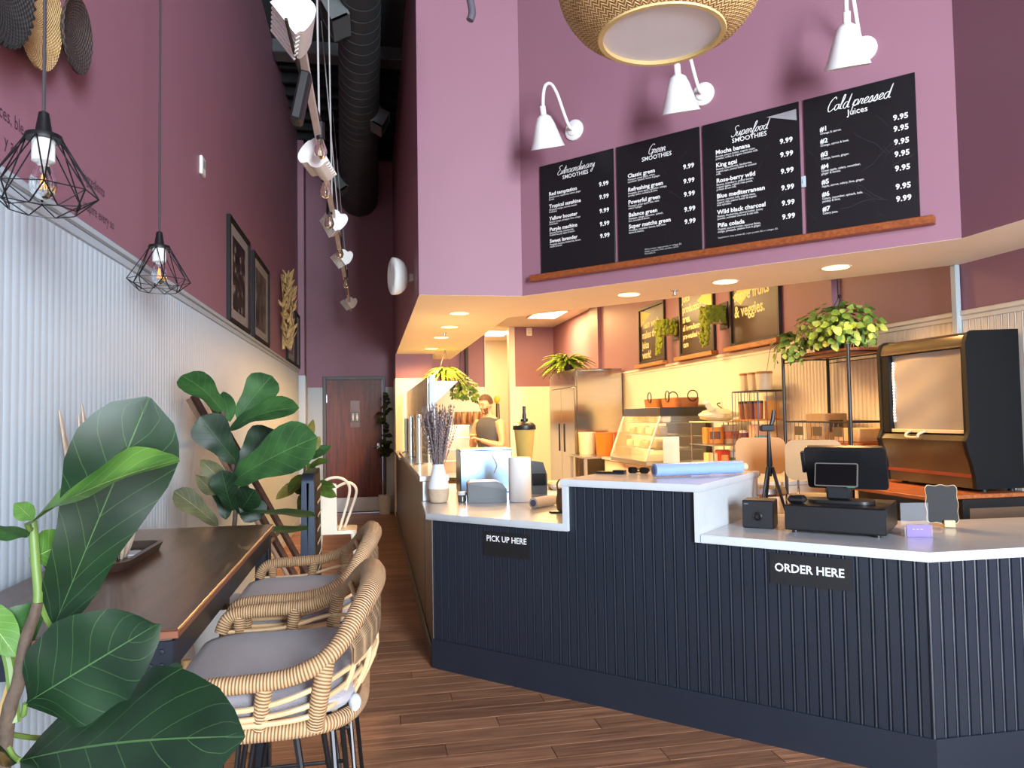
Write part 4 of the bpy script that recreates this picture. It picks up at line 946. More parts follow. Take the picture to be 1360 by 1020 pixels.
# ================================================================== plants on the left
FID = [(0, .05), (.06, .30), (.16, .50), (.28, .56), (.40, .62), (.55, .82), (.70, 1.0), (.82, .98), (.92, .74), (.98, .34), (1, .05)]
OVAL = [(0, .05), (.1, .45), (.25, .82), (.45, 1.0), (.65, .9), (.82, .62), (.94, .28), (1, .03)]
def wprof(tab, v):
    for (a, b), (c, d) in zip(tab, tab[1:]):
        if v <= c: return b + (d - b) * (v - a) / (c - a)
    return tab[-1][1]
def blade(mb, base, tip, width, nrm=None, curl=0.0, fold=0.0, tab=FID, nv=16, nu=8, rip=0.02, seed=0, twist=0.0):
    base, tip = Vector(base), Vector(tip); ax = tip - base; L = ax.length; a = ax / L
    n0 = Vector(nrm) if nrm is not None else (EYEP - (base + tip) / 2)
    n0 = (n0 - a * n0.dot(a)).normalized(); sd = a.cross(n0).normalized(); rows = []
    for i in range(nv + 1):
        v = i / nv; w = wprof(tab, v) * width / 2; tw = twist * v; row = []
        s2 = sd * math.cos(tw) + n0 * math.sin(tw); n2 = n0 * math.cos(tw) - sd * math.sin(tw)
        for k in range(nu + 1):
            u = -1 + 2 * k / nu
            h = curl * L * math.sin(PI * v) + fold * abs(u) * w + rip * width * abs(u) * math.sin(v * 15 + seed + (0 if u > 0 else 2))
            row.append(base + ax * v + s2 * (u * w) + n2 * h)
        rows.append(row)
    mb.sheet(rows)
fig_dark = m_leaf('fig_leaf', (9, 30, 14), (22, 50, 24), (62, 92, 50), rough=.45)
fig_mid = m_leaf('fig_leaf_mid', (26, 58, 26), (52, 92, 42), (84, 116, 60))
fig_lit = m_leaf('fig_leaf_lit', (52, 92, 30), (92, 132, 52), (150, 170, 96))  # lit copy of the fig leaf, light put into a brighter green
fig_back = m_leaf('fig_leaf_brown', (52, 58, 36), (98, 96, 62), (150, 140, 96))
bark = M('fig_bark', (74, 60, 48), 0.8, var=.3, scale=30, bump=.4)
green_stem = M('green_stem', (92, 118, 52), 0.5, var=.15)
pot_white = M('pot_white', (206, 204, 198), 0.5, var=.03); soil = M('soil', (38, 28, 22), 0.95, var=.3, scale=60, bump=.5)
def pot(o, c, r, z0, h, mat=pot_white):
    T = Matrix.Translation((c.x, c.y, z0))
    MB(T).lathe([(r * .72, 0), (r * .9, h * .6), (r, h), (r * .93, h), (r * .84, h * .6), (r * .66, .02)], seg=28).build('pot', mat, o)
    MB(T).lathe([(.001, h * .86), (r * .87, h * .86), (r * .87, h * .84), (.001, h * .84)], seg=24).build('soil', soil, o)

# --- near fiddle leaf fig
Y0 = 1.28
pc = Vector((-.60, 1.33, 0))
f1 = thing('fiddle_leaf_fig', pc, 'fiddle leaf fig with big dark leaves in the left foreground', 'plant', group='fiddle leaf figs')
pot(f1, pc, .17, 0, .34)
stem = [Vector((pc.x, pc.y, .29)), Vector((pc.x + .02, pc.y - .01, .6)), atY(6, 990, Y0), atY(25, 905, Y0), atY(34, 850, Y0), atY(50, 800, Y0), atY(47, 745, Y0), atY(43, 692, Y0)]
SP = cr(stem, 5); MB().tube(SP[:26], [.013 - .0002 * i for i in range(26)], 10).build('stem', bark, f1)
MB().tube(SP[25:], .0068, 10).build('green_stem', green_stem, f1)
MB().tube([Vector((pc.x + .04, pc.y + .03, .2)), atY(-4, 965, 1.36), atY(37, 826, 1.36)], .0055, 8).build('bamboo_stake', M('stake', (176, 146, 92), .6, var=.15), f1)
MB().tube(cr([atY(20, 960, Y0), atY(14, 890, Y0 + .02), atY(4, 850, Y0 + .03), atY(-6, 810, Y0 + .03)], 4), .008, 8).build('side_stem', green_stem, f1)
def fleaf(o, b, t, w, mat, nrm=None, curl=0.0, fold=0.0, tab=FID, stalk=None, seed=0, twist=0.0, rip=.03, name='leaf'):
    mb = MB(); blade(mb, b, t, w, nrm, curl, fold, tab, seed=seed, twist=twist, rip=rip); lf = mb.build(name, mat, o)
    if stalk is not None: MB().tube(cr([stalk, (Vector(stalk) + Vector(b)) / 2 + Vector((0, 0, -.006)), b], 4), .0042, 6).build('stalk', green_stem, o)
    return lf
m_ = .00128
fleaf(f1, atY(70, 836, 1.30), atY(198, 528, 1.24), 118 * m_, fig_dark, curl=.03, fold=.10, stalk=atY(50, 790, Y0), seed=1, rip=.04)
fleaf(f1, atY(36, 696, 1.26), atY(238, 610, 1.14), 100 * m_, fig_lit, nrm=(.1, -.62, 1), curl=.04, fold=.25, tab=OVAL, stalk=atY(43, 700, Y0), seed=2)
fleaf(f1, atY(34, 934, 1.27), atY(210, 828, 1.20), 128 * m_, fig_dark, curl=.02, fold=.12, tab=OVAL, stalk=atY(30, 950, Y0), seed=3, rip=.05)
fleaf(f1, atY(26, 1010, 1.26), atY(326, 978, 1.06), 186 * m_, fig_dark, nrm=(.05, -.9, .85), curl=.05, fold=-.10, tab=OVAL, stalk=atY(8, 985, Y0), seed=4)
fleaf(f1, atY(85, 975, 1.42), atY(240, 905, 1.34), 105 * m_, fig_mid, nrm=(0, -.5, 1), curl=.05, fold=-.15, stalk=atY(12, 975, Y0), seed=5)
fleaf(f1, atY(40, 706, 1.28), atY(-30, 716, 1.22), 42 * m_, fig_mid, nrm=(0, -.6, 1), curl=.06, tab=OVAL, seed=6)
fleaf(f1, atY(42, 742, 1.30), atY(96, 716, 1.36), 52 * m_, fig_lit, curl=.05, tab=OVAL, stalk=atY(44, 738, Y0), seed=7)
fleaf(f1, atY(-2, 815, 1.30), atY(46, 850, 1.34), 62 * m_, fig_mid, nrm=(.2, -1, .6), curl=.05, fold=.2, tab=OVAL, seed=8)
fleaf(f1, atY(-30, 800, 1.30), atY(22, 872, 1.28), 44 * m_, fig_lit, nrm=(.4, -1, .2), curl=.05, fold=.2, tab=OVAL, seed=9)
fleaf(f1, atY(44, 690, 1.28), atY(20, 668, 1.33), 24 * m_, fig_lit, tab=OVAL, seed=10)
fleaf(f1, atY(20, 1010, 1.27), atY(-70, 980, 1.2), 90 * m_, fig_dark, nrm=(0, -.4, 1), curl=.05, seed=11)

# --- fiddle leaf fig beyond the table, on a wooden stand
p2c = Vector((-.68, 3.80, 0))
f2 = thing('fiddle_leaf_fig', p2c, 'fiddle leaf fig behind the far end of the bar table', 'plant', group='fiddle leaf figs')
pot(f2, p2c, .17, .30, .34)
stand = thing('plant_stand', p2c, 'light wooden plant stand under the fig behind the table', 'plant stand')
oak = m_wood('light_oak', (176, 136, 84), (214, 176, 120), .5, (10, 10, 1.5), 0.0)
for k in range(4):
    a = math.radians(-50 + 90 * k); q = p2c + Vector((math.cos(a), math.sin(a), 0)) * .2
    MB().tube([(q.x, q.y, 0), (q.x, q.y, .42)], [.017, .02], 12).build('leg', oak, stand)
MB().box(p2c.x - .15, p2c.x + .15, p2c.y - .014, p2c.y + .014, .268, .299, .003).box(p2c.x - .014, p2c.x + .014, p2c.y - .15, p2c.y + .15, .268, .2985, .003).build('crossbar', oak, stand)
MB().tube(cr([(p2c.x, p2c.y, .58), (p2c.x + .01, p2c.y, .8), atY(312, 690, 3.8), atY(312, 630, 3.8), atY(300, 585, 3.8), atY(296, 546, 3.8)], 5), .011, 10).build('stem', bark, f2)
k2 = .0038
for i, (b, t, w, mt, nr, cu, fo, dy) in enumerate((
    ((296, 548), (241, 499), 52, fig_mid, (.2, -.6, .9), .10, .1, 0), ((315, 556), (361, 499), 44, fig_mid, (0, -1, .2), .05, .1, .1),
    ((303, 572), (397, 541), 44, fig_mid, (0, -.7, .8), .10, .2, -.05), ((308, 640), (421, 580), 66, fig_lit if False else fig_mid, (.1, -1, .5), .06, .1, -.25),
    ((315, 615), (266, 553), 46, fig_dark, (0, -1, .1), .05, .1, -.1), ((290, 698), (231, 652), 30, fig_back, (0, -.8, .6), .04, .1, -.1),
    ((287, 657), (260, 631), 18, fig_back, (0, -1, .2), .05, .3, -.1), ((302, 644), (266, 611), 24, fig_back, (0, -1, .2), .05, .2, 0),
    ((309, 678), (294, 625), 34, fig_dark, (0, -1, .1), .05, .1, -.1), ((318, 684), (338, 650), 34, fig_dark, (0, -1, .3), .05, .1, -.1),
    ((315, 682), (418, 686), 36, fig_mid, (0, -.1, 1), .03, .1, -.2), ((322, 700), (408, 704), 36, fig_mid, (0, -.12, 1), -.02, .1, -.25),
    ((313, 628), (363, 570), 46, fig_dark, (0, -1, .1), .05, .1, .15), ((300, 690), (296, 640), 30, fig_dark, (.2, -1, .1), .05, .1, .1),
    ((306, 560), (296, 520), 24, fig_mid, (0, -1, .2), .05, .1, .1), ((316, 650), (345, 690), 34, fig_dark, (0, -1, .3), .05, .1, -.05))):
    fleaf(f2, atY(*b, 3.8 + dy * .3), atY(*t, 3.8 + dy), w * k2, mt, nrm=nr, curl=cu, fold=fo, seed=i, rip=.02, tab=OVAL if i in (6, 7, 14) else FID)

# --- smaller leafy plant beyond
p3c = Vector((-.52, 5.85, 0))
f3 = thing('leafy_plant', p3c, 'smaller green leafy plant behind the folded pavement sign', 'plant')
pot(f3, p3c, .16, 0, .32)
MB().tube(cr([(p3c.x, p3c.y, .25), (p3c.x + .01, p3c.y, .8), atY(405, 610, 5.85), atY(402, 575, 5.85)], 5), .009, 8).build('stem', bark, f3)
rr = random.Random(8)
spots = [((404, 600), (388, 560)), ((404, 590), (416, 557)), ((408, 610), (440, 592)), ((405, 615), (376, 625)), ((410, 620), (437, 612)), ((408, 630), (428, 650)), ((402, 630), (385, 655)), ((402, 640), (366, 663)), ((412, 640), (447, 660)), ((404, 650), (402, 690)), ((408, 600), (425, 580)), ((402, 605), (380, 590)), ((412, 645), (446, 648)), ((400, 600), (395, 575)), ((410, 605), (432, 600)), ((406, 618), (412, 585)), ((403, 622), (390, 600)), ((404, 655), (390, 640)), ((409, 615), (420, 640))]
lm = [m_leaf('rubber_leaf', (40, 66, 22), (92, 116, 40), (140, 150, 80), 5), m_leaf('rubber_leaf_gold', (96, 92, 36), (140, 128, 56), (170, 160, 90), 5), fig_mid]
for i, (b, t) in enumerate(spots):
    fleaf(f3, atY(*b, 5.85), atY(*t, 5.85 + rr.uniform(-.15, .15)), rr.uniform(.07, .11), lm[i % 3] if i % 4 else lm[0], nrm=(rr.uniform(-.4, .4), -1, rr.uniform(.1, .9)), curl=.06, fold=.15, tab=OVAL, seed=i)
# --- plant by the restroom door
p4c = Vector((.245, 11.95, 0))
f4 = thing('leafy_plant', p4c, 'dark green leafy plant standing right of the restroom door', 'plant')
MB(Matrix.Translation((.20, 11.98, 0))).lathe([(.08, 0), (.1, .3), (.09, .3), (.06, .02)], seg=20).build('pot', pot_white, f4)
MB().tube([(.20, 11.98, .1), (.21, 11.96, 1.0), (.22, 11.95, 1.85)], .01, 8).build('stem', bark, f4)
rr = random.Random(31)
dk = m_leaf('door_plant_leaf', (28, 40, 18), (58, 70, 30), (90, 100, 60), 5)
for i in range(34):
    z = .9 + .95 * rr.random(); b = Vector((.21, 11.95, z)); a = rr.uniform(0, 2 * PI); L = rr.uniform(.12, .2)
    t = b + Vector((math.cos(a) * L * .75, math.sin(a) * L * .6 - .08, rr.uniform(-.08, .08)))
    t.x = min(t.x, .34); t.y = min(t.y, 12.15)
    fleaf(f4, b, t, .1, dk, nrm=(math.cos(a) * .4, -1, .6), curl=.06, fold=.1, tab=OVAL, seed=i)

# ================================================================== things in the corridor
# folded pavement sign, seen edge on
sgn = thing('pavement_sign', (-.40, 5.3, 0), 'folded black pavement sign standing edge on beside the wall', 'pavement sign')
steel_blue = M('sign_edge_steel', (52, 60, 74), 0.3, 0.6, var=.06)
for x0, tl in ((-.462, .02), (-.398, -.012)):
    T = Matrix.Translation((x0, 5.0, .03)) @ Matrix.Rotation(tl, 4, 'Y')
    B = T @ Matrix.Rotation(PI / 2, 4, 'Z') @ Matrix.Rotation(PI / 2, 4, 'X')
    MB(B @ Matrix.Translation((.31, .56, 0))).prism(rounded(.62, 1.12, .06, 6), 0, .045).build('panel_rim', steel_blue, sgn)
    pn = MB(B @ Matrix.Translation((.31, .56, 0))).prism(rounded(.56, 1.06, .05, 6), -.0015, .0465).build('board', sign_black, sgn)
    if x0 > -.43:
        mb = MB()
        Tf = frame((x0 + .0475, 5.02, .06), (0, 1, 0))
        for k in range(9):
            z = .97 - k * .09; mb.add([Tf @ Vector(p) for p in ((.08 + .02 * (k % 3), z, 0), (.5 - .04 * (k % 2), z, 0), (.5 - .04 * (k % 2), z + .018, 0), (.08 + .02 * (k % 3), z + .018, 0))], [(0, 1, 2, 3)])
        mb.build('written_lines', M('chalk_lines', (190, 186, 178), .7), pn)
for k in range(2): MB().box(-.47 + k * .07, -.45 + k * .07, 5.05, 5.57, 0, .031).build('foot', steel_blue, sgn)
# cream metal chair
creamm = M('cream_metal', (224, 216, 196), 0.35, var=.03)
cx, cy = -.30, 6.75
ch = thing('metal_chair', (cx, cy, 0), 'cream white metal chair with looped back behind the pavement sign', 'chair')
MB(Matrix.Translation((cx, cy, .52))).prism(rounded(.34, .34, .05), 0, .03).build('seat', creamm, ch)
for sx in (-1, 1):
    for sy in (-1, 1): MB().tube([(cx + sx * .14, cy + sy * .14, .52), (cx + sx * .2, cy + sy * .2, .004)], [.022, .016], 8).build('leg', creamm, ch)
MB().tube(cr([(cx - .15, cy - .12, .53), (cx - .14, cy - .15, .8), (cx - .1, cy - .17, .96), (cx + .0, cy - .17, 1.0), (cx + .09, cy - .16, .96), (cx + .11, cy - .12, .85), (cx + .02, cy - .1, .53)], 6), .012, 8).build('back_loop', creamm, ch)
MB().tube(cr([(cx - .02, cy - .1, .90), (cx + .1, cy - .12, .95), (cx + .17, cy - .1, .88), (cx + .12, cy, .7), (cx + .06, cy + .05, .54)], 6), .012, 8).build('arm_loop', creamm, ch)
MB(frame((cx - .06, cy - .165, .54), (1, 0, .05))).prism([(-.07, 0), (.07, 0), (.085, .40), (-.05, .44)], -.006, .006).build('back_slat', creamm, ch)
# dark leaning ladder
ld = thing('leaning_ladder', (-.5, 4.7, 0), 'dark brown wooden ladder leaning against the white wall', 'ladder')
lw = m_wood('ladder_wood', (44, 28, 22), (84, 54, 40), .5, (8, 8, 8), 0.0)
def lp(f, y): return Vector((-.12 - .86 * f, y, .012 + 1.63 * f))
for y in (4.48, 4.86): MB().tube([lp(0, y), lp(1, y)], .021, 4).build('rail', lw, ld)
for k in range(5): MB().tube([lp(.12 + .19 * k, 4.3), lp(.12 + .19 * k, 4.86)], .012, 8).build('rung', lw, ld)
MB().tube([lp(0, 4.3), lp(.985, 4.3)], .013, 4).build('rail', M('ladder_light', (150, 124, 100), .6, var=.1), ld)

# ================================================================== on the pick-up counter
CT = .9215
steel = M('stainless_steel', (186, 188, 190), 0.24, 0.95, var=.05, scale=4)
blackp = M('black_plastic', (22, 23, 26), 0.42, var=.06)
dkgrey = M('dark_grey_plastic', (44, 48, 54), 0.45, var=.05)
vc = Vector((.445, 5.13, CT))
vs_ = thing('flower_vase', vc, 'white and beige ceramic vase on the pick up counter', 'vase')
vz = M('vase_white', (214, 218, 222), .35, var=.02); vbz = M('vase_beige', (178, 158, 134), .8, var=.08, scale=40)
MB(Matrix.Translation(vc)).lathe([(.052, 0), (.06, .006), (.07, .05), (.072, .095)], seg=28).build('vase_base', vbz, vs_)
MB(Matrix.Translation(vc)).lathe([(.072, .095), (.068, .13), (.055, .18), (.042, .225), (.037, .258), (.033, .258), (.036, .22), (.05, .17)], seg=28).build('vase_body', vz, vs_)
lav = thing('dried_lavender', vc + Vector((0, 0, .02)), 'bunch of dried purple grey lavender standing in the vase', 'dried flowers')
rr = random.Random(5); lavm = M('lavender_grey', (122, 110, 112), .9, var=.3, scale=40)
SM = []
for j in range(4):
    mb = MB(); b = rr.uniform(-.03, .03)
    P = cr([(0, 0, 0), (b * .3, 0, .2), (b, 0, .4), (b * 1.6, 0, .58)], 4); mb.tube(P, .0018, 5)
    for k in range(14):
        z = .24 + k * .025; q = P[min(int(z / .58 * (len(P) - 1)), len(P) - 1)]; mb.ball((q.x + rr.uniform(-.006, .006), rr.uniform(-.006, .006), z), .0042, .0042, .008, 6, 4)
    me = mb.mesh('lavender_stem'); me.materials.append(lavm); SM.append(me)
for k in range(120):
    a = rr.uniform(0, 2 * PI); t = .25 * rr.random() ** .6
    inst('lavender_stem', SM[k % 4], Matrix.Translation(vc + Vector((0, 0, .1))) @ Matrix.Rotation(a, 4, 'Z') @ Matrix.Rotation(t, 4, 'Y') @ Matrix.Rotation(rr.uniform(0, 6), 4, 'Z') @ Matrix.Scale(rr.uniform(.75, 1.0), 4), lav)
# receipt printer
pr = thing('receipt_printer', (.765, 5.09, CT), 'dark grey receipt printer beside the white cylinder', 'printer')
T = Matrix.Translation((.765, 5.09, CT)) @ Matrix.Rotation(math.radians(-4), 4, 'Z')
side = [(-.13, 0), (.13, 0), (.13, .085), (.10, .125), (.06, .14), (-.11, .14), (-.13, .125)]
MB(T @ Matrix.Rotation(PI / 2, 4, 'X')).prism(side, -.095, .095).build('printer_body', dkgrey, pr)
MB(T @ Matrix.Rotation(PI / 2, 4, 'X')).prism([(a * 1.008, .066 + (b - .066) * 1.015) for a, b in side if b > .05] + [(-.131, .066), (.131, .066)][:0], -.09, .0955).build('printer_cover', M('printer_cover', (54, 58, 64), .4), pr)
MB(T).box(-.05, .05, -.0985, -.0955, .03, .034).build('paper_slot', blackp, pr)
MB(Matrix.Translation((.982, 5.005, CT))).lathe([(.072, 0), (.076, .004), (.076, .292), (.072, .298), (.02, .298), (.02, .25)], seg=36).build('paper_towel_roll', M('paper_white', (222, 222, 220), .75, var=.02), None, 'upright white paper roll on the pick up counter', cat='paper roll')
j = thing('small_jar', (.60, 5.10, CT), 'small glass jar with grey lid between vase and printer', 'jar')
MB(Matrix.Translation((.60, 5.10, CT))).lathe([(.024, 0), (.028, .004), (.028, .04), (.024, .048)], seg=18).build('glass', M('jar_dark', (70, 66, 62), .2), j)
MB(Matrix.Translation((.60, 5.10, CT))).lathe([(.029, .048), (.03, .05), (.03, .068), (.001, .07)], seg=18).build('lid', M('lid_grey', (186, 188, 188), .4), j)
a, b = Vector((.985, 4.60, CT + .034)), Vector((1.15, 4.74, CT + .034))
rl = thing('paper_roll', (a.x, a.y, CT), 'short roll of white printed paper lying by the bar side', 'paper roll')
MB().tube([a, b], .033, 20).build('sheet', M('paper_white', (222, 222, 220), .75, var=.02), rl)
d_ = (a - b).normalized(); MB().tube([a + d_ * .0005, a + d_ * .003], .021, 16).build('core', M('roll_core', (96, 112, 150), .7), rl)
bs = thing('burlap_bag', (1.13, 4.42, CT), 'small brown burlap bag with handle beside the raised bar', 'bag')
bl_ = m_weave('burlap', (92, 70, 48), (150, 122, 88), 60, 400, dist=.002)
MB(Matrix.Translation((1.13, 4.42, CT))).lathe([(.025, 0), (.038, .01), (.044, .06), (.036, .12), (.03, .135), (.024, .125)], seg=18, ulen=1.0).build('sack', bl_, bs)
MB(Matrix.Translation((1.13, 4.42, CT))).tube(cr([(-.03, 0, .125), (-.035, 0, .165), (-.015, 0, .19), (.005, 0, .165), (0, 0, .125)], 5), .005, 6).build('handle', bl_, bs)
q = Vector((1.075, 4.335, CT)); MB(Matrix.Translation(q)).tube(cr([(-.05, .0, .012), (-.04, 0, .006), (0, 0, .0055), (.05, .0, .0055)], 4), .0055, 8).box(-.01, .05, -.012, .012, 0, .008, .002).build('bag_clip', blackp, None, 'small black clip lying at the corner of the pick up counter', cat='clip')

# ================================================================== on the raised bar
BT = 1.158
ra, rb_ = atZ(869, 634, BT), atZ(984, 629, BT); ra.z = rb_.z = BT + .038
br = thing('blue_roll', (ra + rb_) / 2 - Vector((0, 0, .038)), 'pale blue rolled plastic sheet lying across the raised bar', 'roll')
blue = M('roll_blue', (138, 166, 216), .3, var=.06, coat=.3)
dd = (rb_ - ra).normalized()
MB().tube([ra, rb_], .036, 24).build('rolled_sheet', blue, br)
MB().tube([rb_, rb_ + dd * .035], .02, 16).build('cardboard_core', M('core_card', (196, 176, 140), .7), br)
MB().tube([ra - dd * .003, ra], .024, 16).build('roll_end', M('roll_end', (84, 104, 150), .5), br)
wp = MB(); rows = []
for i in range(7):
    f = i / 6; c = ra.lerp(rb_, .45 + .5 * f); rows.append([(c.x - .03 * k - .01 * (i % 2), c.y - .05 * k + .0, BT + .002 + .018 * math.sin(2.3 * i + k) ** 2 * (1 - k * .25)) for k in range(1, 4)])
wp.sheet(rows).build('plastic_wrap', M('clear_wrap', (214, 220, 232), .15, alpha=.55), None, 'crumpled clear plastic wrap in front of the blue roll', cat='wrap')
sg = atZ(815, 629, BT); ky = atZ(848, 629, BT)
g = thing('wallet', (sg.x, sg.y, BT), 'flat black wallet on the left of the raised bar', 'wallet')
MB(Matrix.Translation((sg.x, sg.y, BT)) @ Matrix.Rotation(-.6, 4, 'Z')).box(-.10, .07, -.03, .03, .0003, .012, .004).build('cover', blackp, g)
MB(Matrix.Translation((sg.x, sg.y, BT)) @ Matrix.Rotation(-.6, 4, 'Z')).box(.0, .07, -.031, .031, .0122, .022, .004).build('flap', blackp, g)
kk = thing('sunglasses', (ky.x, ky.y, BT), 'folded black sunglasses beside the blue roll', 'sunglasses')
T = Matrix.Translation((ky.x, ky.y, BT)) @ Matrix.Rotation(-.7, 4, 'Z')
for s in (-1, 1): MB(T @ Matrix.Translation((s * .034, 0, .019)) @ Matrix.Rotation(PI / 2, 4, 'X')).prism(rounded(.055, .036, .014), -.002, .002).build('lens', M('lens_black', (10, 10, 12), .1), kk)
MB(T).tube([(-.008, 0, .026), (.008, 0, .026)], .003, 6).tube([(-.062, 0, .028), (-.06, .02, .015), (.04, .025, .004)], .003, 6).tube([(.062, 0, .028), (.06, .018, .015), (-.04, .02, .004)], .003, 6).build('frame', blackp, kk)

# ================================================================== on the order counter
pc_ = Vector((1.925, 3.53, CT))
cube = thing('black_cube_device', pc_, 'black cube shaped device with round lens at the raised bar', 'device')
T = Matrix.Translation(pc_) @ Matrix.Rotation(math.radians(-38), 4, 'Z')
MB(T).box(-.075, .075, -.07, .07, 0, .138, .005).build('case', blackp, cube)
MB(T @ Matrix.Translation((0, -.0705, .06)) @ Matrix.Rotation(PI / 2, 4, 'X')).lathe([(.022, 0), (.022, .006), (.016, .008), (.012, .003), (.001, .002)], seg=24).build('lens_ring', M('lens_ring', (12, 12, 14), .25), cube)
MB(T).box(-.065, -.045, -.0712, -.0702, .118, .122).build('indicator', M('indicator_grey', (110, 112, 116), .4), cube)
# cash drawer
dA, dB = Vector((1.945, 3.335, CT)), Vector((2.262, 3.03, CT)); dx = (dB - dA).normalized(); dn = Vector((-dx.y, dx.x, 0)); dl = (dB - dA).length
dc = (dA + dB) / 2 + dn * .2; ang = math.atan2(dx.y, dx.x)
cd = thing('cash_drawer', dc, 'black cash drawer on the order counter', 'cash drawer', rz=ang)
T = Matrix.Translation(dc) @ Matrix.Rotation(ang, 4, 'Z')
MB(T).box(-dl / 2, dl / 2, -.2, .21, .012, .132, .004).build('drawer_case', M('drawer_black', (26, 27, 30), .35, .2, var=.05), cd)
MB(T).box(-dl / 2 + .004, dl / 2 - .004, -.2055, -.2, .018, .128, .002).build('drawer_front', blackp, cd)
for sx in (-1, 1):
    for sy in (-1, 1): MB(T @ Matrix.Translation((sx * (dl / 2 - .04), sy * .17, 0))).lathe([(.014, 0), (.014, .012)], seg=12).build('rubber_foot', blackp, cd)
# point of sale terminal standing on the drawer
pos = thing('sales_terminal', dc + Vector((0, 0, .1325)), 'black two screen sales terminal standing on the cash drawer', 'sales terminal', rz=ang)
T2 = T @ Matrix.Translation((0, 0, .1325))
MB(T2).prism(rounded(.30, .16, .06, 6), .0005, .014).build('stand_foot', blackp, pos)
MB(T2 @ Matrix.Translation((-.005, .0, 0))).box(-.055, .055, -.04, .03, .014, .10, .01).build('stand_neck', blackp, pos)
Td = T2 @ Matrix.Translation((-.01, -.045, .135)) @ Matrix.Rotation(math.radians(-16), 4, 'X') @ Matrix.Rotation(PI / 2, 4, 'X')
MB(Td).prism(rounded(.195, .115, .008), -.006, .006).build('customer_screen_rim', M('screen_rim', (120, 118, 114), .35, .5), pos)
MB(Td).prism(rounded(.184, .104, .005), .0062, .0068).build('customer_screen', M('screen_black', (5, 5, 7), .35, spec=.2), pos)
MB(Td).box(.05, .085, -.062, -.058, -.002, .010).build('green_tab', M('tab_green', (40, 120, 90), .5), pos)
Tm = T2 @ Matrix.Translation((.015, .07, .165)) @ Matrix.Rotation(math.radians(22), 4, 'X') @ Matrix.Rotation(PI / 2, 4, 'X')
MB(Tm).prism(rounded(.37, .225, .018), -.012, .012).build('main_screen', M('terminal_back', (24, 25, 28), .35), pos)
MB(Tm).prism(rounded(.355, .21, .01), -.0135, -.0122).build('main_screen_glass', M('screen_black', (5, 5, 7), .35, spec=.2), pos)
MB(Tm).box(-.205, -.186, -.03, .085, -.008, .014, .003).build('card_reader', blackp, pos)
ms = Vector((1.985, 3.40, CT + .1325)); ms = dc - dx * (dl / 2 - .045) - dn * .13 + Vector((0, 0, .1325))
MB(Matrix.Translation(ms) @ Matrix.Rotation(ang, 4, 'Z')).box(-.042, .042, -.03, .03, .0005, .04, .014).build('pocket_scanner', blackp, None, 'small black rounded scanner on the left of the cash drawer', cat='scanner')
# phone tripod
tp = Vector((2.17, 3.86, CT)); ap = Vector((tp.x, tp.y, CT + .27))
tri = thing('phone_tripod', tp, 'black phone tripod standing behind the cube device', 'tripod')
for a_ in (200, 320, 80):
    v = Vector((math.cos(math.radians(a_)), math.sin(math.radians(a_)), 0)); MB().tube([ap + v * .014, tp + v * .085 + Vector((0, 0, .006))], [.010, .007], 8).build('leg', blackp, tri)
MB().tube([ap - Vector((0, 0, .05)), ap + Vector((0, 0, .02)), ap + Vector((0, 0, .2))], [.012, .016, .0075], 10).build('centre_post', blackp, tri)
MB(Matrix.Translation(ap + Vector((0, 0, .2)))).box(-.05, .03, -.016, .016, 0, .036, .005).build('phone_clamp', blackp, tri)
MB().tube([ap + Vector((.015, 0, .225)), ap + Vector((.03, 0, .27)), ap + Vector((.035, 0, .315))], [.011, .013, .010], 8).build('grip', blackp, tri)
# acrylic holder with card
ac = atZ(1222, 713, CT); ac.z = CT; ac.y += .03
hd = thing('card_holder', ac, 'clear acrylic card holder with a purple card', 'card holder')
T = Matrix.Translation(ac) @ Matrix.Rotation(math.radians(-14), 4, 'Z')
clear = M('clear_acrylic', (225, 232, 240), .05, alpha=.10, var=0, spec=.1)
MB(T).box(-.062, .062, .0, .003, .0, .15).box(-.062, .062, -.035, .0, .0, .003).box(-.062, .062, -.035, -.032, .003, .045).build('holder', clear, hd)
MB(T).box(-.054, .054, -.039, -.036, .001, .056).build('card', M('card_purple', (112, 92, 168), .5, var=.1), hd)
mb = MB(); text_into(mb, '~ ~ ~', .02, T @ frame((-.03, -.0395, .03), (1, 0, 0))); mb.build('card_print', M('card_print', (200, 196, 220), .5), hd)
# little chalkboard with wavy edge
cb = atZ(1258, 703, CT); cb.z = CT; cb += Vector((.03, .06, 0))
cbd = thing('mini_chalkboard', cb, 'small blank chalkboard with wavy edge on a stand', 'chalkboard')
T = Matrix.Translation(cb) @ Matrix.Rotation(math.radians(-24), 4, 'Z') @ Matrix.Rotation(math.radians(-6), 4, 'X')
def wavy(w, h, am): 
    o = []
    for k in range(72):
        a = 2 * PI * k / 72; c, s = math.cos(a), math.sin(a); sq = 1 / max(abs(c), abs(s)); sq = min(sq, 1.28)
        o.append((c * sq * w / 2 * (1 + am * math.cos(8 * a)), s * sq * h / 2 * (1 + am * math.cos(8 * a))))
    return o
Tb = T @ Matrix.Translation((0, 0, .112)) @ Matrix.Rotation(PI / 2, 4, 'X')
MB(Tb).prism(wavy(.142, .185, .035), -.004, .004).build('wood_edge', M('pale_wood', (196, 170, 130), .6), cbd)
MB(Tb).prism(wavy(.138, .180, .035), .0042, .0052).build('slate_face', M('slate_black', (20, 21, 23), .7), cbd)
MB(T).box(.0, .05, -.02, .035, .0, .035, .003).build('stand_block', M('pale_wood', (196, 170, 130), .6), cbd)

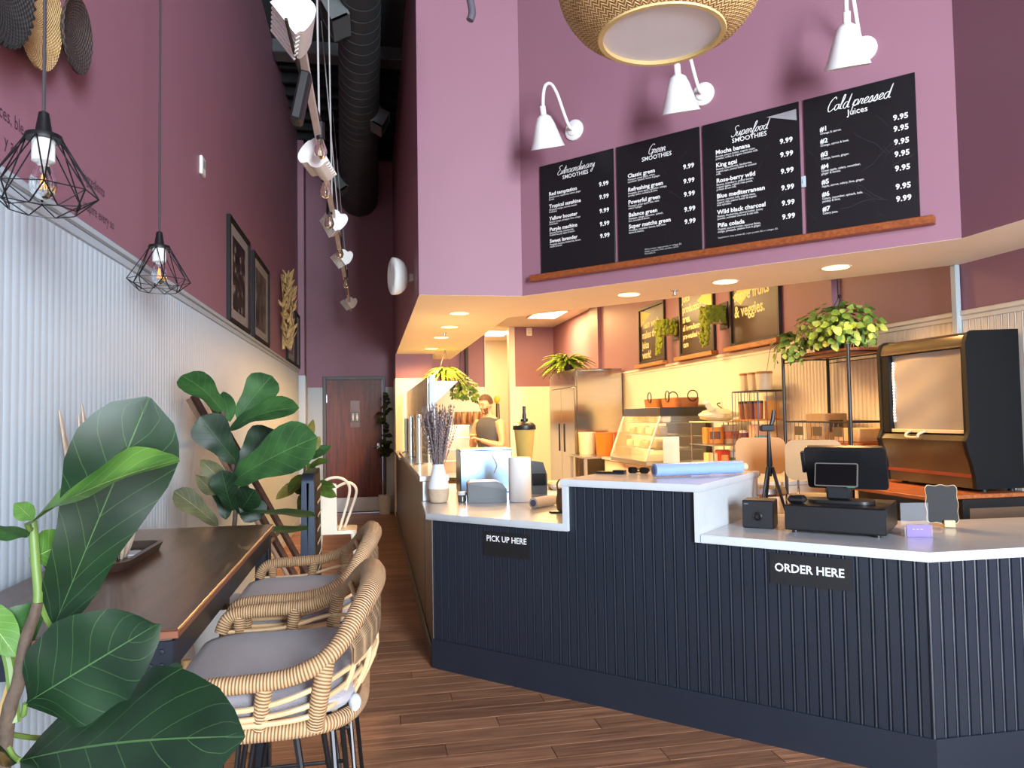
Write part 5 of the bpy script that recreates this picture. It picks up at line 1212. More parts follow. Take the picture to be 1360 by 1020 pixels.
# ================================================================== kitchen, left side
wt = thing('steel_work_table', (1.05, 6.0, 0), 'stainless steel work table behind the pick up counter', 'table')
MB().box(.5, 1.62, 5.35, 6.7, .875, .905, .004).build('table_top', steel, wt)
for x in (.54, 1.58):
    for y in (5.4, 6.65): MB().box(x - .02, x + .02, y - .02, y + .02, 0, .875).build('leg', steel, wt)
bx0, bx1 = atY(611, 600, 5.8).x, atY(680, 600, 5.8).x
mw = thing('steel_box_appliance', ((bx0 + bx1) / 2, 5.95, .906), 'shiny steel box appliance behind the receipt printer', 'appliance')
MB().box(bx0, bx1, 5.8, 6.1, .906, 1.235, .006).build('case', M('steel_blue_reflection', (128, 158, 190), .3, .95, var=.05), mw)  # blue reflection on the steel put into its colour
MB().box(bx0 + .0, bx1, 5.79, 6.12, 1.2355, 1.245, .003).build('lid', steel, mw)
MB().tube(cr([(bx1 - .16, 5.794, 1.20), (bx1 - .12, 5.79, 1.12), (bx1 - .14, 5.79, 1.06)], 5), .006, 6).build('hose', M('hose_white', (220, 222, 224), .3), mw)
bp_ = Vector((1.262, 6.2, .906))
bd = thing('blender', bp_, 'tall blender with tan smoothie and black lid', 'blender')
T = Matrix.Translation(bp_)
MB(T).lathe([(.085, 0), (.09, .01), (.085, .10), (.06, .17), (.055, .22)], seg=20).build('motor_base', M('blender_base', (186, 178, 160), .4), bd)
MB(T).lathe([(.058, .22), (.064, .24), (.086, .47), (.088, .475)], seg=24).build('jug', M('smoothie_jug', (186, 160, 88), .2, var=.06), bd)
MB(T).lathe([(.096, .475), (.098, .48), (.095, .51), (.075, .53), (.032, .545), (.032, .565), (.026, .57)], seg=24).build('lid', blackp, bd)
MB(T).lathe([(.018, .57), (.016, .60), (.012, .62), (.014, .67), (.001, .675)], seg=12).build('tamper', blackp, bd)
q = atY(713, 632, 5.7)
tm = thing('card_terminal', (q.x, 5.7, .906), 'black machine right of the upright paper roll', 'machine')
MB(Matrix.Translation((q.x, 5.7, .906)) @ Matrix.Rotation(PI / 2, 4, 'X')).prism([(-.06, 0), (.065, 0), (.065, .14), (.035, .235), (-.06, .25)], -.07, .07).build('case', blackp, tm)
MB(Matrix.Translation((q.x, 5.7, .906))).box(-.05, .055, -.078, -.0705, .06, .15, .004).build('front_panel', M('panel_black', (12, 12, 14), .2), tm)
MB(Matrix.Translation((1.50, 5.95, .906))).box(-.1, .1, -.09, .09, 0, .06, .02).build('folded_cloth', M('cloth_cream', (230, 216, 186), .9, bump=.3), None, 'folded cream cloth on the steel work table', cat='cloth')
# glass posts and grey guard on the ledge
LZ = 1.0925
for (px, py, ty, lb) in ((557, 617, 551, 'aluminium post on the ledge nearest the vase, tallest of three'), (546, 608, 553, 'aluminium post on the ledge, middle of three'), (540, 601, 556, 'aluminium post on the ledge farthest from the vase')):
    q = atZ(px, py, LZ); ztop = atY(px, ty, q.y).z
    o = thing('guard_post', (q.x, q.y, LZ), lb, 'post', group='posts of the glass guard on the ledge')
    MB(Matrix.Translation((q.x, q.y, LZ))).lathe([(.05, 0), (.05, .008), (.026, .014), (.022, .014)], seg=18).build('foot_flange', steel, o)
    MB(Matrix.Translation((q.x, q.y, LZ))).lathe([(.023, .008), (.023, ztop - LZ), (.018, ztop - LZ + .004), (.001, ztop - LZ + .005)], seg=18).build('tube', M('post_aluminium', (196, 204, 206), .3, .7), o)
gg = thing('guard_screen', (.505, 8.8, LZ), 'grey tinted guard screen standing on the corridor ledge', 'guard screen')
tint = M('grey_tinted_glass', (116, 108, 92), .18, alpha=.82, var=.06)
for k in range(3): MB().box(.50, .508, 6.82 + k * 1.37, 8.17 + k * 1.37, LZ if k < 1 else 1.0925, 1.86).build('pane', tint, gg)
MB().box(.515, .57, 6.78, 6.82, LZ, 1.88, .003).build('end_post', white, gg)
tq = [atY(576, 508, 6.9), atY(606, 508, 6.9), atY(577, 535, 6.9)]
wd = thing('steel_wedge_hood', (tq[0].x + .1, 7.3, tq[2].z), 'triangular steel end of the hood beside the guard screen, blue reflection painted in', 'hood')
MB(Matrix.Translation((0, 6.9, 0)) @ Matrix.Rotation(PI / 2, 4, 'X')).prism([(tq[2].x, tq[2].z), (tq[1].x, tq[1].z), (tq[0].x, tq[0].z)], -.9, 0).build('hood_body', M('hood_steel_blue_reflection', (196, 210, 224), .3, .6), wd)  # pale blue reflection painted into the steel colour
MB().box(tq[0].x - .01, tq[1].x + .01, 6.89, 7.81, tq[0].z + .001, tq[0].z + .012).build('hood_lid', white, wd)
# prep counter with crates of fruit
pt = thing('prep_counter', (.85, 9.3, 0), 'steel prep counter beside the worker', 'counter')
MB().box(.54, 1.22, 7.4, 11.1, .875, .905, .004).build('counter_top', steel, pt)
for k in range(3): MB().box(.56, 1.2, 7.45 + k * 1.22, 8.62 + k * 1.22, .1, .874, .004).build('cabinet_door', M('prep_cabinet', (196, 170, 130), .5), pt)
crate_m = M('crate_clear', (226, 200, 170), .25, alpha=.45, var=.02)
fruit_m = [M('strawberry_red', (196, 66, 44), .4, var=.2, scale=30), M('peach_orange', (222, 130, 80), .45, var=.2, scale=20), M('cream_fruit', (230, 190, 140), .5, var=.1)]
fr_mesh = []
for mm in fruit_m:
    me = MB().lathe([(.001, 0), (.022, .008), (.034, .03), (.034, .045), (.02, .064), (.001, .066)], seg=10).mesh('fruit'); me.materials.append(mm); fr_mesh.append(me)
rr = random.Random(77)
for lv in range(4):
    cz0 = .906 + lv * .125; cyy = 8.3
    cr_ = thing('fruit_crate', (.87, cyy, cz0), ['clear crate of fruit, lowest of the stack by the worker', 'clear crate of fruit, second of the stack by the worker', 'clear crate of fruit, third of the stack by the worker', 'clear crate of fruit, topmost of the stack by the worker'][lv], 'crate', group='stacked clear fruit crates')
    x0, x1, y0, y1 = .70, 1.04, 8.1, 8.5
    MB().box(x0, x1, y0, y1, cz0, cz0 + .004).build('crate_floor', crate_m, cr_)
    MB().box(x0, x1, y0, y0 + .004, cz0 + .004, cz0 + .118).box(x0, x1, y1 - .004, y1, cz0 + .004, cz0 + .118).box(x0, x0 + .004, y0 + .004, y1 - .004, cz0 + .004, cz0 + .118).box(x1 - .004, x1, y0 + .004, y1 - .004, cz0 + .004, cz0 + .118).build('crate_sides', crate_m, cr_)
    MB().box(x0 - .006, x1 + .006, y0 - .006, y0 + .006, cz0 + .112, cz0 + .124, .002).box(x0 - .006, x1 + .006, y1 - .006, y1 + .006, cz0 + .112, cz0 + .124, .002).build('crate_rim', M('crate_rim', (236, 226, 206), .4), cr_)
    for k in range(8):
        for r in range(1 if lv else 1):
            o = bpy.data.objects.new('fruit', fr_mesh[(k + lv) % 3]); COL.objects.link(o)
            o.location = (x0 + .045 + .083 * (k % 4), y0 + .06 + .08 * (k // 4), cz0 + .0045); o.rotation_euler = (0, 0, rr.uniform(0, 6)); o.scale = (1.05, 1.05, 1.3)
            tag(o, ['red fruit inside a clear crate beside the worker', 'orange fruit inside a clear crate beside the worker', 'pale fruit inside a clear crate beside the worker'][(k + lv) % 3], 'fruit', ['red fruit in the crates', 'orange fruit in the crates', 'pale fruit in the crates'][(k + lv) % 3])
# jars on the shelf of the back wall
sf = MB().box(1.66, 2.28, 15.12, 15.384, 1.335, 1.36, .003).build('wall_shelf', m_wood('shelf_wood', (120, 72, 40), (168, 110, 66), .5, (2, 14, 14), 0), None, 'wooden wall shelf with jars behind the worker', cat='shelf')
jar_lab = ['storage jar on the far shelf, leftmost of five', 'storage jar on the far shelf, second of five', 'storage jar on the far shelf, middle of five', 'storage jar on the far shelf, fourth of five', 'storage jar on the far shelf, behind the worker']
for k in range(5):
    q = Vector((1.72 + k * .12, 15.24, 1.3605)); o = thing('storage_jar', q, jar_lab[k], 'jar', group='storage jars on the far shelf')
    MB(Matrix.Translation(q)).lathe([(.048, 0), (.052, .01), (.052, .19), (.045, .2)], seg=16).build('glass_body', M('jar_amber%d' % (k % 2), [(150, 96, 56), (180, 140, 96)][k % 2], .25, var=.15, scale=20), o)
    MB(Matrix.Translation(q)).lathe([(.05, .2), (.05, .235), (.001, .237)], seg=16).build('lid', M('jar_lid', (170, 140, 96), .5), o)
# hanging plants over the prep counter
fern_m = m_leaf('fern_frond', (96, 128, 28), (160, 176, 58), (150, 170, 70), 14)
poth = [m_leaf('pothos_leaf', (74, 112, 36), (132, 158, 66), (176, 190, 110), 5), m_leaf('pothos_leaf_light', (128, 152, 60), (186, 196, 104), (206, 210, 140), 5), m_leaf('pothos_leaf_dark', (44, 80, 30), (88, 120, 50), (130, 150, 84), 5)]
def fern(o, c, n, L, seed, mat=fern_m, droop=.5, cut=None):
    rr = random.Random(seed)
    for k in range(n):
        a = 2 * PI * k / n + rr.uniform(-.2, .2); ll = L * rr.uniform(.65, 1.1); el = rr.uniform(.25, 1.2)
        P = []
        for i in range(21):
            f = i / 20; rad = ll * f * math.cos(el * (1 - f * .4)); P.append(Vector((c.x + math.cos(a) * rad, c.y + math.sin(a) * rad, c.z + ll * (math.sin(el) * f - droop * f * f))))
        rows = []
        for i, p in enumerate(P):
            f = i / 20; w = ll * .085 * (math.sin(PI * min(1, f * .9 + .1)) ** .6) + .002; s = Vector((-math.sin(a), math.cos(a), 0)) * w
            z = .35 * w * (1 if i % 2 else -1)
            rows.append([p - s * (1.0 if i % 2 else .2) + Vector((0, 0, -w * .3)), p, p + s * (1.0 if i % 2 else .2) + Vector((0, 0, -w * .3))])
        MB().sheet(rows).build('frond', mat, o)
hp = Vector((1.03, 10.6, 2.02))
hf = thing('hanging_fern', hp, 'bright green fern hanging over the prep counter', 'plant')
MB(Matrix.Translation(hp)).lathe([(.07, 0), (.1, .1), (.09, .1), (.06, .02)], seg=18).build('pot', M('pot_dark', (54, 44, 38), .6), hf)
MB().tube([hp + Vector((.09, 0, .1)), (hp.x, hp.y, ZS - .001)], .003, 5).tube([hp + Vector((-.09, 0, .1)), (hp.x, hp.y, ZS - .001)], .003, 5).build('hanger', blackp, hf)
fern(hf, hp + Vector((0, 0, .1)), 110, .36, 3, droop=.95)
def pothos(o, c, n, rx, ry, rz, s0, seed, joined=False, hang=0.0, lo=.55):
    rr = random.Random(seed); ms = []; mass = MB()
    for mt in poth:
        mb = MB(); blade(mb, (0, 0, 0), (0, 1, 0), .82, (0, 0, 1), -.08, .12, [(0, .35), (.08, .75), (.25, 1.0), (.5, .9), (.75, .6), (.92, .25), (1, .02)], 8, 6, .02); me = mb.mesh('leaf'); me.materials.append(mt); ms.append(me)
    for k in range(n):
        a = rr.uniform(0, 2 * PI); b = math.asin(rr.uniform(-.75, 1)); f = rr.uniform(lo, 1.0)
        d = Vector((math.cos(a) * math.cos(b), math.sin(a) * math.cos(b), math.sin(b)))
        p = c + Vector((d.x * rx * f, d.y * ry * f, d.z * rz * f - hang * rr.random() ** 3))
        n0 = (d + Vector((-.3, -.5, .5))).normalized(); t = Vector((rr.uniform(-1, 1), rr.uniform(-1, 1), rr.uniform(-1, .1))); t = (t - n0 * t.dot(n0)).normalized(); x = t.cross(n0)
        s = s0 * rr.uniform(.7, 1.25)
        R = Matrix(((x.x, t.x, n0.x, p.x), (x.y, t.y, n0.y, p.y), (x.z, t.z, n0.z, p.z), (0, 0, 0, 1))) @ Matrix.Scale(s, 4)
        if joined:
            mass.T = R; blade(mass, (0, 0, 0), (0, 1, 0), .82, (0, 0, 1), -.08, .12, [(0, .35), (.08, .75), (.25, 1.0), (.5, .9), (.75, .6), (.92, .25), (1, .02)], 6, 4, .02)
        else: inst('leaf', ms[rr.choice((0, 0, 1, 1, 2))], R, o)
    if joined: mass.build('inner_foliage', poth[0], o, kind='stuff')
hp2 = Vector((1.30, 10.75, 1.88))
hq = thing('hanging_pothos', hp2, 'leafy pothos hanging above the worker', 'plant')
MB(Matrix.Translation(hp2)).lathe([(.06, -.05), (.085, .05), (.075, .05), (.05, -.03)], seg=18).build('pot', M('pot_dark', (54, 44, 38), .6), hq)
MB().tube([hp2 + Vector((-.08, 0, .05)), (hp2.x - .03, hp2.y, ZS - .001)], .003, 5).tube([hp2 + Vector((-.05, .05, .05)), (hp2.x - .03, hp2.y, ZS - .001)], .003, 5).build('hanger', blackp, hq)
pothos(hq, hp2 + Vector((.02, 0, .02)), 190, .22, .16, .17, .062, 9, hang=.1)

# ================================================================== kitchen, right side
# upright fridge
FX0, FX1, FY0, FY1, FZ = 3.0, 3.74, 10.9, 12.5, 2.19
fg = thing('upright_fridge', ((FX0 + FX1) / 2, (FY0 + FY1) / 2, 0), 'tall stainless steel kitchen fridge', 'fridge')
fs_ = M('fridge_steel', (190, 186, 178), .13, .95, var=.04, stretch=(1, 1, 12))
MB().box(FX0 + .03, FX1, FY0, FY1, .14, FZ - .02, .006).build('cabinet', fs_, fg)
MB().box(FX0, FX0 + .03, FY0, FY1, FZ - .27, FZ, .004).box(FX0 + .03, FX1, FY0, FY1, FZ - .0195, FZ, .003).build('top_panel', fs_, fg)
for k in range(2):
    y0 = FY0 + .006 + k * .797; d = MB().box(FX0 - .012, FX0 + .0295, y0, y0 + .788, .18, FZ - .276, .006).build('door', fs_, fg)
    hy = y0 + (.60 if k == 0 else .12)
    MB().box(FX0 - .022, FX0 - .012, hy, hy + .045, .92, 1.36, .003).build('handle', blackp, d)
for x in (FX0 + .08, FX1 - .08):
    for y in (FY0 + .08, FY1 - .08): MB(Matrix.Translation((x, y, 0))).lathe([(.03, 0), (.03, .1), (.02, .14)], seg=12).build('caster', blackp, fg)
MB().box(FX0 - .003, FX0 - .0005, FY0 + .08, FY0 + .16, FZ - .17, FZ - .11).build('thermometer', M('display_dark', (40, 38, 36), .3), fg)
fp_ = Vector((3.16, 11.75, FZ + .001))
ff = thing('potted_fern', fp_, 'bright green fern on top of the fridge', 'plant')
MB(Matrix.Translation(fp_)).lathe([(.08, 0), (.11, .12), (.1, .12), (.07, .02)], seg=18).build('pot', M('pot_dark', (54, 44, 38), .6), ff)
fern(ff, fp_ + Vector((-.05, 0, .12)), 130, .50, 21, droop=.7)
# prep table with buckets
t2 = thing('prep_table', (3.3, 10.4, 0), 'steel table with juice buckets in front of the fridge', 'table')
MB().box(2.86, 3.76, 9.98, 10.8, .89, .92, .004).build('table_top', steel, t2)
MB().box(2.88, 3.74, 10.0, 10.78, .45, .47).build('lower_shelf', steel, t2)
for x in (2.89, 3.73):
    for y in (10.02, 10.76): MB().box(x - .02, x + .02, y - .02, y + .02, 0, .889).build('leg', steel, t2)
for (px, c, lb, y) in ((780, (226, 210, 176), 'white plastic bucket on the table by the fridge', 10.62), (803, (226, 120, 36), 'bright orange juice bucket on the table by the fridge', 10.3), (828, (196, 84, 40), 'dark orange juice bucket on the table by the fridge', 10.35)):
    q = atY(px, 600, y); q = Vector((q.x, y, .9205)); o = thing('plastic_bucket', q, lb, 'bucket', group='buckets on the table by the fridge')
    MB(Matrix.Translation(q)).lathe([(.105, 0), (.112, .01), (.125, .30), (.13, .305), (.13, .32), (.122, .32), (.105, .02)], seg=24).build('bucket_body', M('bucket_%d' % px, c, .35, var=.04), o)
    MB(Matrix.Translation(q)).lathe([(.001, .315), (.121, .315), (.121, .309), (.001, .309)], seg=24).build('contents', M('juice_%d' % px, tuple(min(255, int(v * 1.08)) for v in c), .3), o)
# long counter along the right wall
lc_ = thing('back_counter', (3.45, 7.8, 0), 'white kitchen counter along the right wall', 'counter')
MB().box(3.10, 3.76, 5.75, 9.95, .885, .918, .004).build('counter_top', quartz, lc_)
for k in range(5): MB().box(3.13, 3.755, 5.78 + k * .83, 6.59 + k * .83, .1, .884, .004).build('cabinet', cream, lc_)
# display case
CY0, CY1 = 7.95, 9.2; zb = .919
xt, xb = atY(877, 545, CY0).x, atY(858, 620, CY0).x; zt = atY(877, 541, CY0).z
dcs = thing('display_case', (3.45, 8.6, zb), 'black framed glass display case with slanted front on the back counter', 'display case')
XB = 3.752
dk_ = M('case_black', (30, 27, 24), .35, var=.05); gl = M('case_glass', (225, 228, 220), .05, alpha=.16, var=0)
MB().box(xt, XB, CY0, CY1, zt - .10, zt, .004).build('top_fascia', dk_, dcs)
MB().box(xb, XB, CY0, CY1, zb, zb + .05, .004).build('base', steel, dcs)
MB().box(XB - .05, XB - .01, CY0, CY0 + .04, zb + .05, zt - .1).box(XB - .01, XB, CY0, CY1, zb + .05, zt - .1).build('back_frame', dk_, dcs)
MB().add([(xb, CY0 + .01, zb + .05), (xt, CY0 + .01, zt - .1), (xt, CY1 - .01, zt - .1), (xb, CY1 - .01, zb + .05)], [(0, 1, 2, 3)]).build('slanted_glass', M('front_glass', (232, 226, 200), .05, alpha=.3, var=0), dcs)
for y in (CY0 + .008, CY1 - .008): MB().tube([(xb, y, zb + .05), (xt, y, zt - .1)], .012, 6).build('glass_edge', M('edge_bright', (226, 226, 220), .2, .5), dcs)
MB().add([(xb, CY0 + .004, zb + .05), (XB - .05, CY0 + .004, zb + .05), (XB - .05, CY0 + .004, zt - .1), (xt, CY0 + .004, zt - .1)], [(0, 1, 2, 3)]).build('side_glass', gl, dcs)
for k in range(3):
    z = zb + .17 + k * .15; mb = MB(); x0 = xb + (xt - xb) * (z - zb) / (zt - zb) + .06
    for i in range(12): mb.tube([(x0 + (XB - .06 - x0) * i / 11, CY0 + .03, z), (x0 + (XB - .06 - x0) * i / 11, CY1 - .03, z)], .004, 5)
    mb.tube([(x0, CY0 + .03, z), (XB - .06, CY0 + .03, z)], .005, 5).tube([(x0, CY1 - .03, z), (XB - .06, CY1 - .03, z)], .005, 5).build('wire_shelf', steel, dcs)
    for i in range(4):
        q = Vector((x0 + .1, CY0 + .18 + .28 * i, z + .006)); MB(Matrix.Translation(q)).box(-.05, .06, -.09, .09, 0, .11 - .02 * (i % 2), .02).build('packet', M('packet_%d' % ((i + k) % 3), [(196, 180, 140), (150, 132, 96), (226, 210, 170)][(i + k) % 3], .5, var=.15), dcs)
wick = m_weave('wicker', (122, 62, 24), (206, 126, 60), 40, 120, dist=.004)
for k, (y0, lb) in enumerate(((8.05, 'wicker basket with ring handle on the display case, nearer one'), (8.62, 'wicker basket with ring handle on the display case, farther one'))):
    o = thing('wicker_basket', (3.55, y0 + .25, zt + .001), lb, 'basket', group='wicker baskets on the display case')
    T = Matrix.Translation((3.55, y0 + .25, zt + .001)); po = rounded(.30, .5, .06); n = len(po)
    uvl = [(i / n * 4, 0) for i in range(n)]; mb = MB(T)
    mb.add([(a * .93, b * .93, 0) for a, b in po] + [(a, b, .11) for a, b in po] + [(a * .94, b * .96, .11) for a, b in po] + [(a * .88, b * .9, .01) for a, b in po],
           [list(range(n))[::-1], list(range(3*n, 4*n))] + [[r*n+i, r*n+(i+1) % n, (r+1)*n+(i+1) % n, (r+1)*n+i] for r in range(3) for i in range(n)],
           [(i * .3, z) for z in (0, .11, .12, .2) for i in range(n)])
    mb.build('basket_body', wick, o)
    MB(T).tube([(-.15 - .004, .06 * math.cos(2 * PI * i / 16), .10 + .06 * math.sin(2 * PI * i / 16) + .03) for i in range(16)], .007, 6, closed=True).build('ring_handle', M('iron', (60, 58, 56), .5, .6), o)
    MB(T).tube([(.05 + .06 * math.cos(2 * PI * i / 16), -.25 - .004, .10 + .06 * math.sin(2 * PI * i / 16) + .03) for i in range(16)], .007, 6, closed=True).build('ring_handle', M('iron', (60, 58, 56), .5, .6), o)
# white card and lidded containers
q = atY(889, 616, 7.95)
cdw = MB(Matrix.Translation((3.12, 7.55, .919)) @ Matrix.Rotation(math.radians(-15), 4, 'Z')).box(-.085, .085, -.006, .006, 0, .33, .003).build('blank_card', M('panel_white', (226, 220, 200), .5), None, 'blank white card standing in front of the display case', cat='card')
rk = thing('counter_riser', (3.53, 7.28, .919), 'two tier wire riser with tubs on the back counter', 'rack')
for z in (1.165,): MB().box(3.33, 3.73, 7.0, 7.55, z, z + .012).build('tier', steel, rk)
for x in (3.345, 3.715):
    for y in (7.015, 7.535): MB().tube([(x, y, .919), (x, y, 1.4)], .007, 6).build('upright', steel, rk)
def boxthing(name, x, y, z, w, d, h, c, lb, cat, lid=None, grp=None, print_c=None, tb=.0):
    o = thing(name, (x, y, z), lb, cat, group=grp); T = Matrix.Translation((x, y, z))
    MB(T).box(-w/2, w/2, -d/2, d/2, 0.0005, h, .006).build('body', M('box_%d_%d_%d' % c, c, .45, var=.08, scale=20), o)
    if lid: MB(T).box(-w/2 - .004, w/2 + .004, -d/2 - .004, d/2 + .004, h, h + .02, .004).build('lid', M('boxlid_%d_%d_%d' % lid, lid, .4), o)
    if print_c: MB(T).box(-w * .3, w * .3, -d/2 - .0012, -d/2, h * .3, h * .75).build('label_patch', M('print_%d_%d_%d' % print_c, print_c, .5, var=.2, scale=30), o)
    return o
def tubthing(name, x, y, z, r, h, c, lid, lb, cat, grp=None, pc=None):
    o = thing(name, (x, y, z), lb, cat, group=grp); T = Matrix.Translation((x, y, z))
    MB(T).lathe([(r * .88, .0005), (r * .9, .006), (r, h)], seg=22).build('body', M('tub_%d_%d_%d' % c, c, .4, var=.05), o)
    MB(T).lathe([(r * 1.03, h), (r * 1.03, h + .018), (r * .95, h + .022), (.001, h + .023)], seg=22).build('lid', M('tublid_%d_%d_%d' % lid, lid, .4), o)
    if pc: MB(T).lathe([(r * .955, h * .3), (r * .995, h * .75)], seg=22, sx=1.004, sy=1.004).build('printed_band', M('band_%d_%d_%d' % pc, pc, .5, var=.3, scale=25), o)
    return o
boxthing('cereal_box', 3.43, 7.2, 1.178, .19, .1, .17, (212, 132, 50), 'orange packet on the upper tier by the display case', 'packet', print_c=(120, 70, 40))
tubthing('white_tub', 3.62, 7.2, 1.178, .085, .17, (226, 210, 190), (236, 226, 204), 'white tub with red print on the upper tier', 'tub', pc=(196, 120, 100))
boxthing('cream_packet', 3.40, 7.2, .9195, .1, .12, .17, (226, 190, 130), 'cream packet on the back counter under the riser', 'packet')
boxthing('red_packet', 3.51, 7.16, .9195, .12, .1, .2, (206, 60, 36), 'red and orange packet on the back counter under the riser', 'packet', print_c=(236, 170, 90))
tubthing('white_tub', 3.65, 7.2, .9195, .07, .16, (232, 218, 196), (230, 226, 210), 'white tub on the back counter under the riser', 'tub', pc=(110, 140, 80))
bgm = M('plastic_bag', (226, 220, 196), .3, alpha=.75, var=.1, scale=15)
bag = thing('plastic_bag', (3.55, 7.5, 1.41), 'crumpled clear plastic bag on top of the riser', 'bag')
MB().box(3.33, 3.73, 7.0, 7.55, 1.398, 1.41).build('tray', M('tray_cream', (214, 200, 166), .5), bag)
mb = MB(); rr = random.Random(14); rows = []
for i in range(9):
    a0 = i / 8; row = []
    for k in range(13):
        a = 2 * PI * k / 12; rad = (.16 * math.sin(PI * (a0 * .85 + .1)) + .02) * (1 + .15 * math.sin(5 * a + i)); row.append((3.53 + rad * math.cos(a) * 1.05, 7.28 + rad * math.sin(a) * 1.4, 1.411 + .13 * a0 + .008 * math.sin(3 * a + 2 * i) * (1 if i else 0)))
    row[-1] = row[0]; rows.append(row)
mb.sheet(rows).build('bag_film', bgm, bag)
mb = MB(); mb.tube(cr([(3.45, 7.25, 1.52), (3.36, 7.15, 1.57), (3.31, 7.1, 1.62)], 4), [.04, .035, .03, .025, .03, .02, .03, .035, .01], 9).build('bag_knot', bgm, bag)
# wire jar rack on the counter
jr = thing('wire_jar_rack', (3.60, 6.55, .919), 'black wire rack with two wooden shelves holding jars', 'rack')
X0, X1, Y0_, Y1_ = 3.46, 3.735, 6.33, 6.82
for z in (1.165, 1.415, 1.685): MB().box(X0, X1, Y0_, Y1_, z, z + .014, .002).build('wood_shelf', m_wood('rack_wood', (150, 92, 50), (196, 134, 80), .5, (14, 2, 14), 0) if z < 1.6 else blackp, jr)
wm = MB()
for i in range(9):
    y = Y0_ + (Y1_ - Y0_) * i / 8
    MB().tube([(X0, y, .92 if i in (0, 8) else 1.17), (X0, y, 1.69)], .0045 if i in (0, 8) else .003, 5).build('wire', blackp, jr)
for y in (Y0_, Y1_):
    for i in range(1, 4): x = X0 + (X1 - X0) * i / 3; MB().tube([(x, y, .92 if i == 3 else 1.17), (x, y, 1.69)], .0035, 5).build('wire', blackp, jr)
for k in range(4):
    y = 6.46 + k * .098
    tubthing('spice_jar', 3.54, y, 1.4295, .042, .15, [(150, 80, 50), (120, 66, 44), (166, 120, 80), (150, 96, 56)][k], (40, 34, 30), 'dark lidded spice jar on the wire rack, %s of four' % ['nearest', 'second nearest', 'third', 'farthest'][k], 'jar', 'spice jars on the wire rack')
boxthing('orange_packet', 3.64, 6.40, 1.4295, .12, .06, .17, (206, 140, 60), 'orange packet beside the spice jars on the wire rack', 'packet')
tubthing('purple_jar', 3.54, 6.74, 1.1795, .05, .12, (120, 70, 80), (220, 210, 200), 'purple jar on the lower shelf of the wire rack', 'jar')
boxthing('pink_box', 3.58, 6.56, 1.1795, .12, .15, .2, (222, 170, 140), 'pale pink box on the lower shelf of the wire rack', 'box')
boxthing('blue_box', 3.54, 6.42, 1.1795, .1, .11, .1, (70, 140, 170), 'blue box on the lower shelf of the wire rack', 'box')
for k in range(3):
    y = 6.42 + k * .155
    tubthing('canister', 3.58, y, 1.6995, .075, .15, (232, 214, 178), (176, 124, 72), 'cream canister with wooden lid on the wire rack, %s of three' % ['nearest', 'middle', 'farthest'][k], 'canister', 'cream canisters', pc=None)
    c_ = thing('canister_label', (3.503, y, 1.74), 'dark label on a cream canister', 'label') if False else None
tubthing('small_plant_tub', 3.40, 6.95, .9195, .045, .08, (120, 150, 60), (96, 140, 50), 'small green tub beside the wire rack', 'tub')
q = atX(957, 535, XR - .01)
ot = thing('power_outlet', q, 'wall outlet with black cord above the back counter', 'outlet')
MB().box(XR - .014, XR - .0092, q.y - .04, q.y + .04, q.z - .06, q.z + .06, .002).build('plate', cream, ot)
MB().tube(cr([(XR - .014, q.y, q.z), (XR - .05, q.y, q.z - .02), (XR - .04, q.y - .18, q.z - .12), (XR - .03, q.y - .25, q.z - .40)], 5), .006, 6).build('cord', blackp, ot)

# swivel stools with beige backs
beige = M('beige_leather', (176, 140, 96), .5, var=.06)
for (x, y, lb) in ((2.88, 5.25, 'beige backed stool left of the tripod in the kitchen'), (2.92, 4.62, 'beige backed stool behind the sales terminal')):
    o = thing('swivel_stool', (x, y, 0), lb, 'stool', group='beige swivel stools behind the order counter')
    T = Matrix.Translation((x, y, 0)) @ Matrix.Rotation(math.radians(-30), 4, 'Z')
    MB(T @ Matrix.Translation((0, .0, 1.0)) @ Matrix.Rotation(math.radians(90), 4, 'X')).prism([(a, b + .17) for a, b in rounded(.36, .27, .06, 6)], -.012, .012).build('backrest', beige, o)
    MB(T).lathe([(.001, .86), (.17, .86), (.18, .88), (.17, .92), (.001, .93)], (0, .16, 0), 24).build('seat', steel, o)
    MB(T).tube([(0, .16, .02), (0, .16, .86)], .025, 10).build('pole', steel, o)
    MB(T).lathe([(.2, 0), (.2, .012), (.03, .03)], (0, .16, 0), 24).build('base', steel, o)
    for sx in (-.1, .1): MB(T).tube([(sx, .1, .9), (sx, .0, .98), (sx, .0, 1.1)], .008, 6).build('back_bracket', steel, o)

# wire shelf rack by the right wall with the big pothos
RX0, RX1, RY0, RY1 = 3.33, 3.735, 4.80, 5.66
zl, ztp = atX(1147, 591, RX0).z, atX(1147, 463, RX0).z + .02
sr = thing('shelf_rack', ((RX0 + RX1) / 2, (RY0 + RY1) / 2, 0), 'black metal shelf rack with wooden shelves by the right wall', 'rack')
for x in (RX0, RX1):
    for y in (RY0, RY1): MB().tube([(x, y, 0), (x, y, ztp + .03)], .0135, 10).build('post', blackp, sr)
rwood = m_wood('rack_shelf_wood', (128, 66, 32), (178, 102, 54), .45, (14, 2, 14), 0)
for z in (.55, zl, ztp):
    MB().box(RX0 + .014, RX1 - .014, RY0 + .014, RY1 - .014, z - .012, z + .008, .002).build('shelf_board', rwood, sr)
    for x in (RX0, RX1): MB().tube([(x, RY0, z - .02), (x, RY1, z - .02)], .006, 6).tube([(x, RY0, z - .05), (x, RY1, z - .05)], .004, 6).build('wire_edge', blackp, sr)
    for y in (RY0, RY1): MB().tube([(RX0, y, z - .02), (RX1, y, z - .02)], .006, 6).build('wire_edge', blackp, sr)
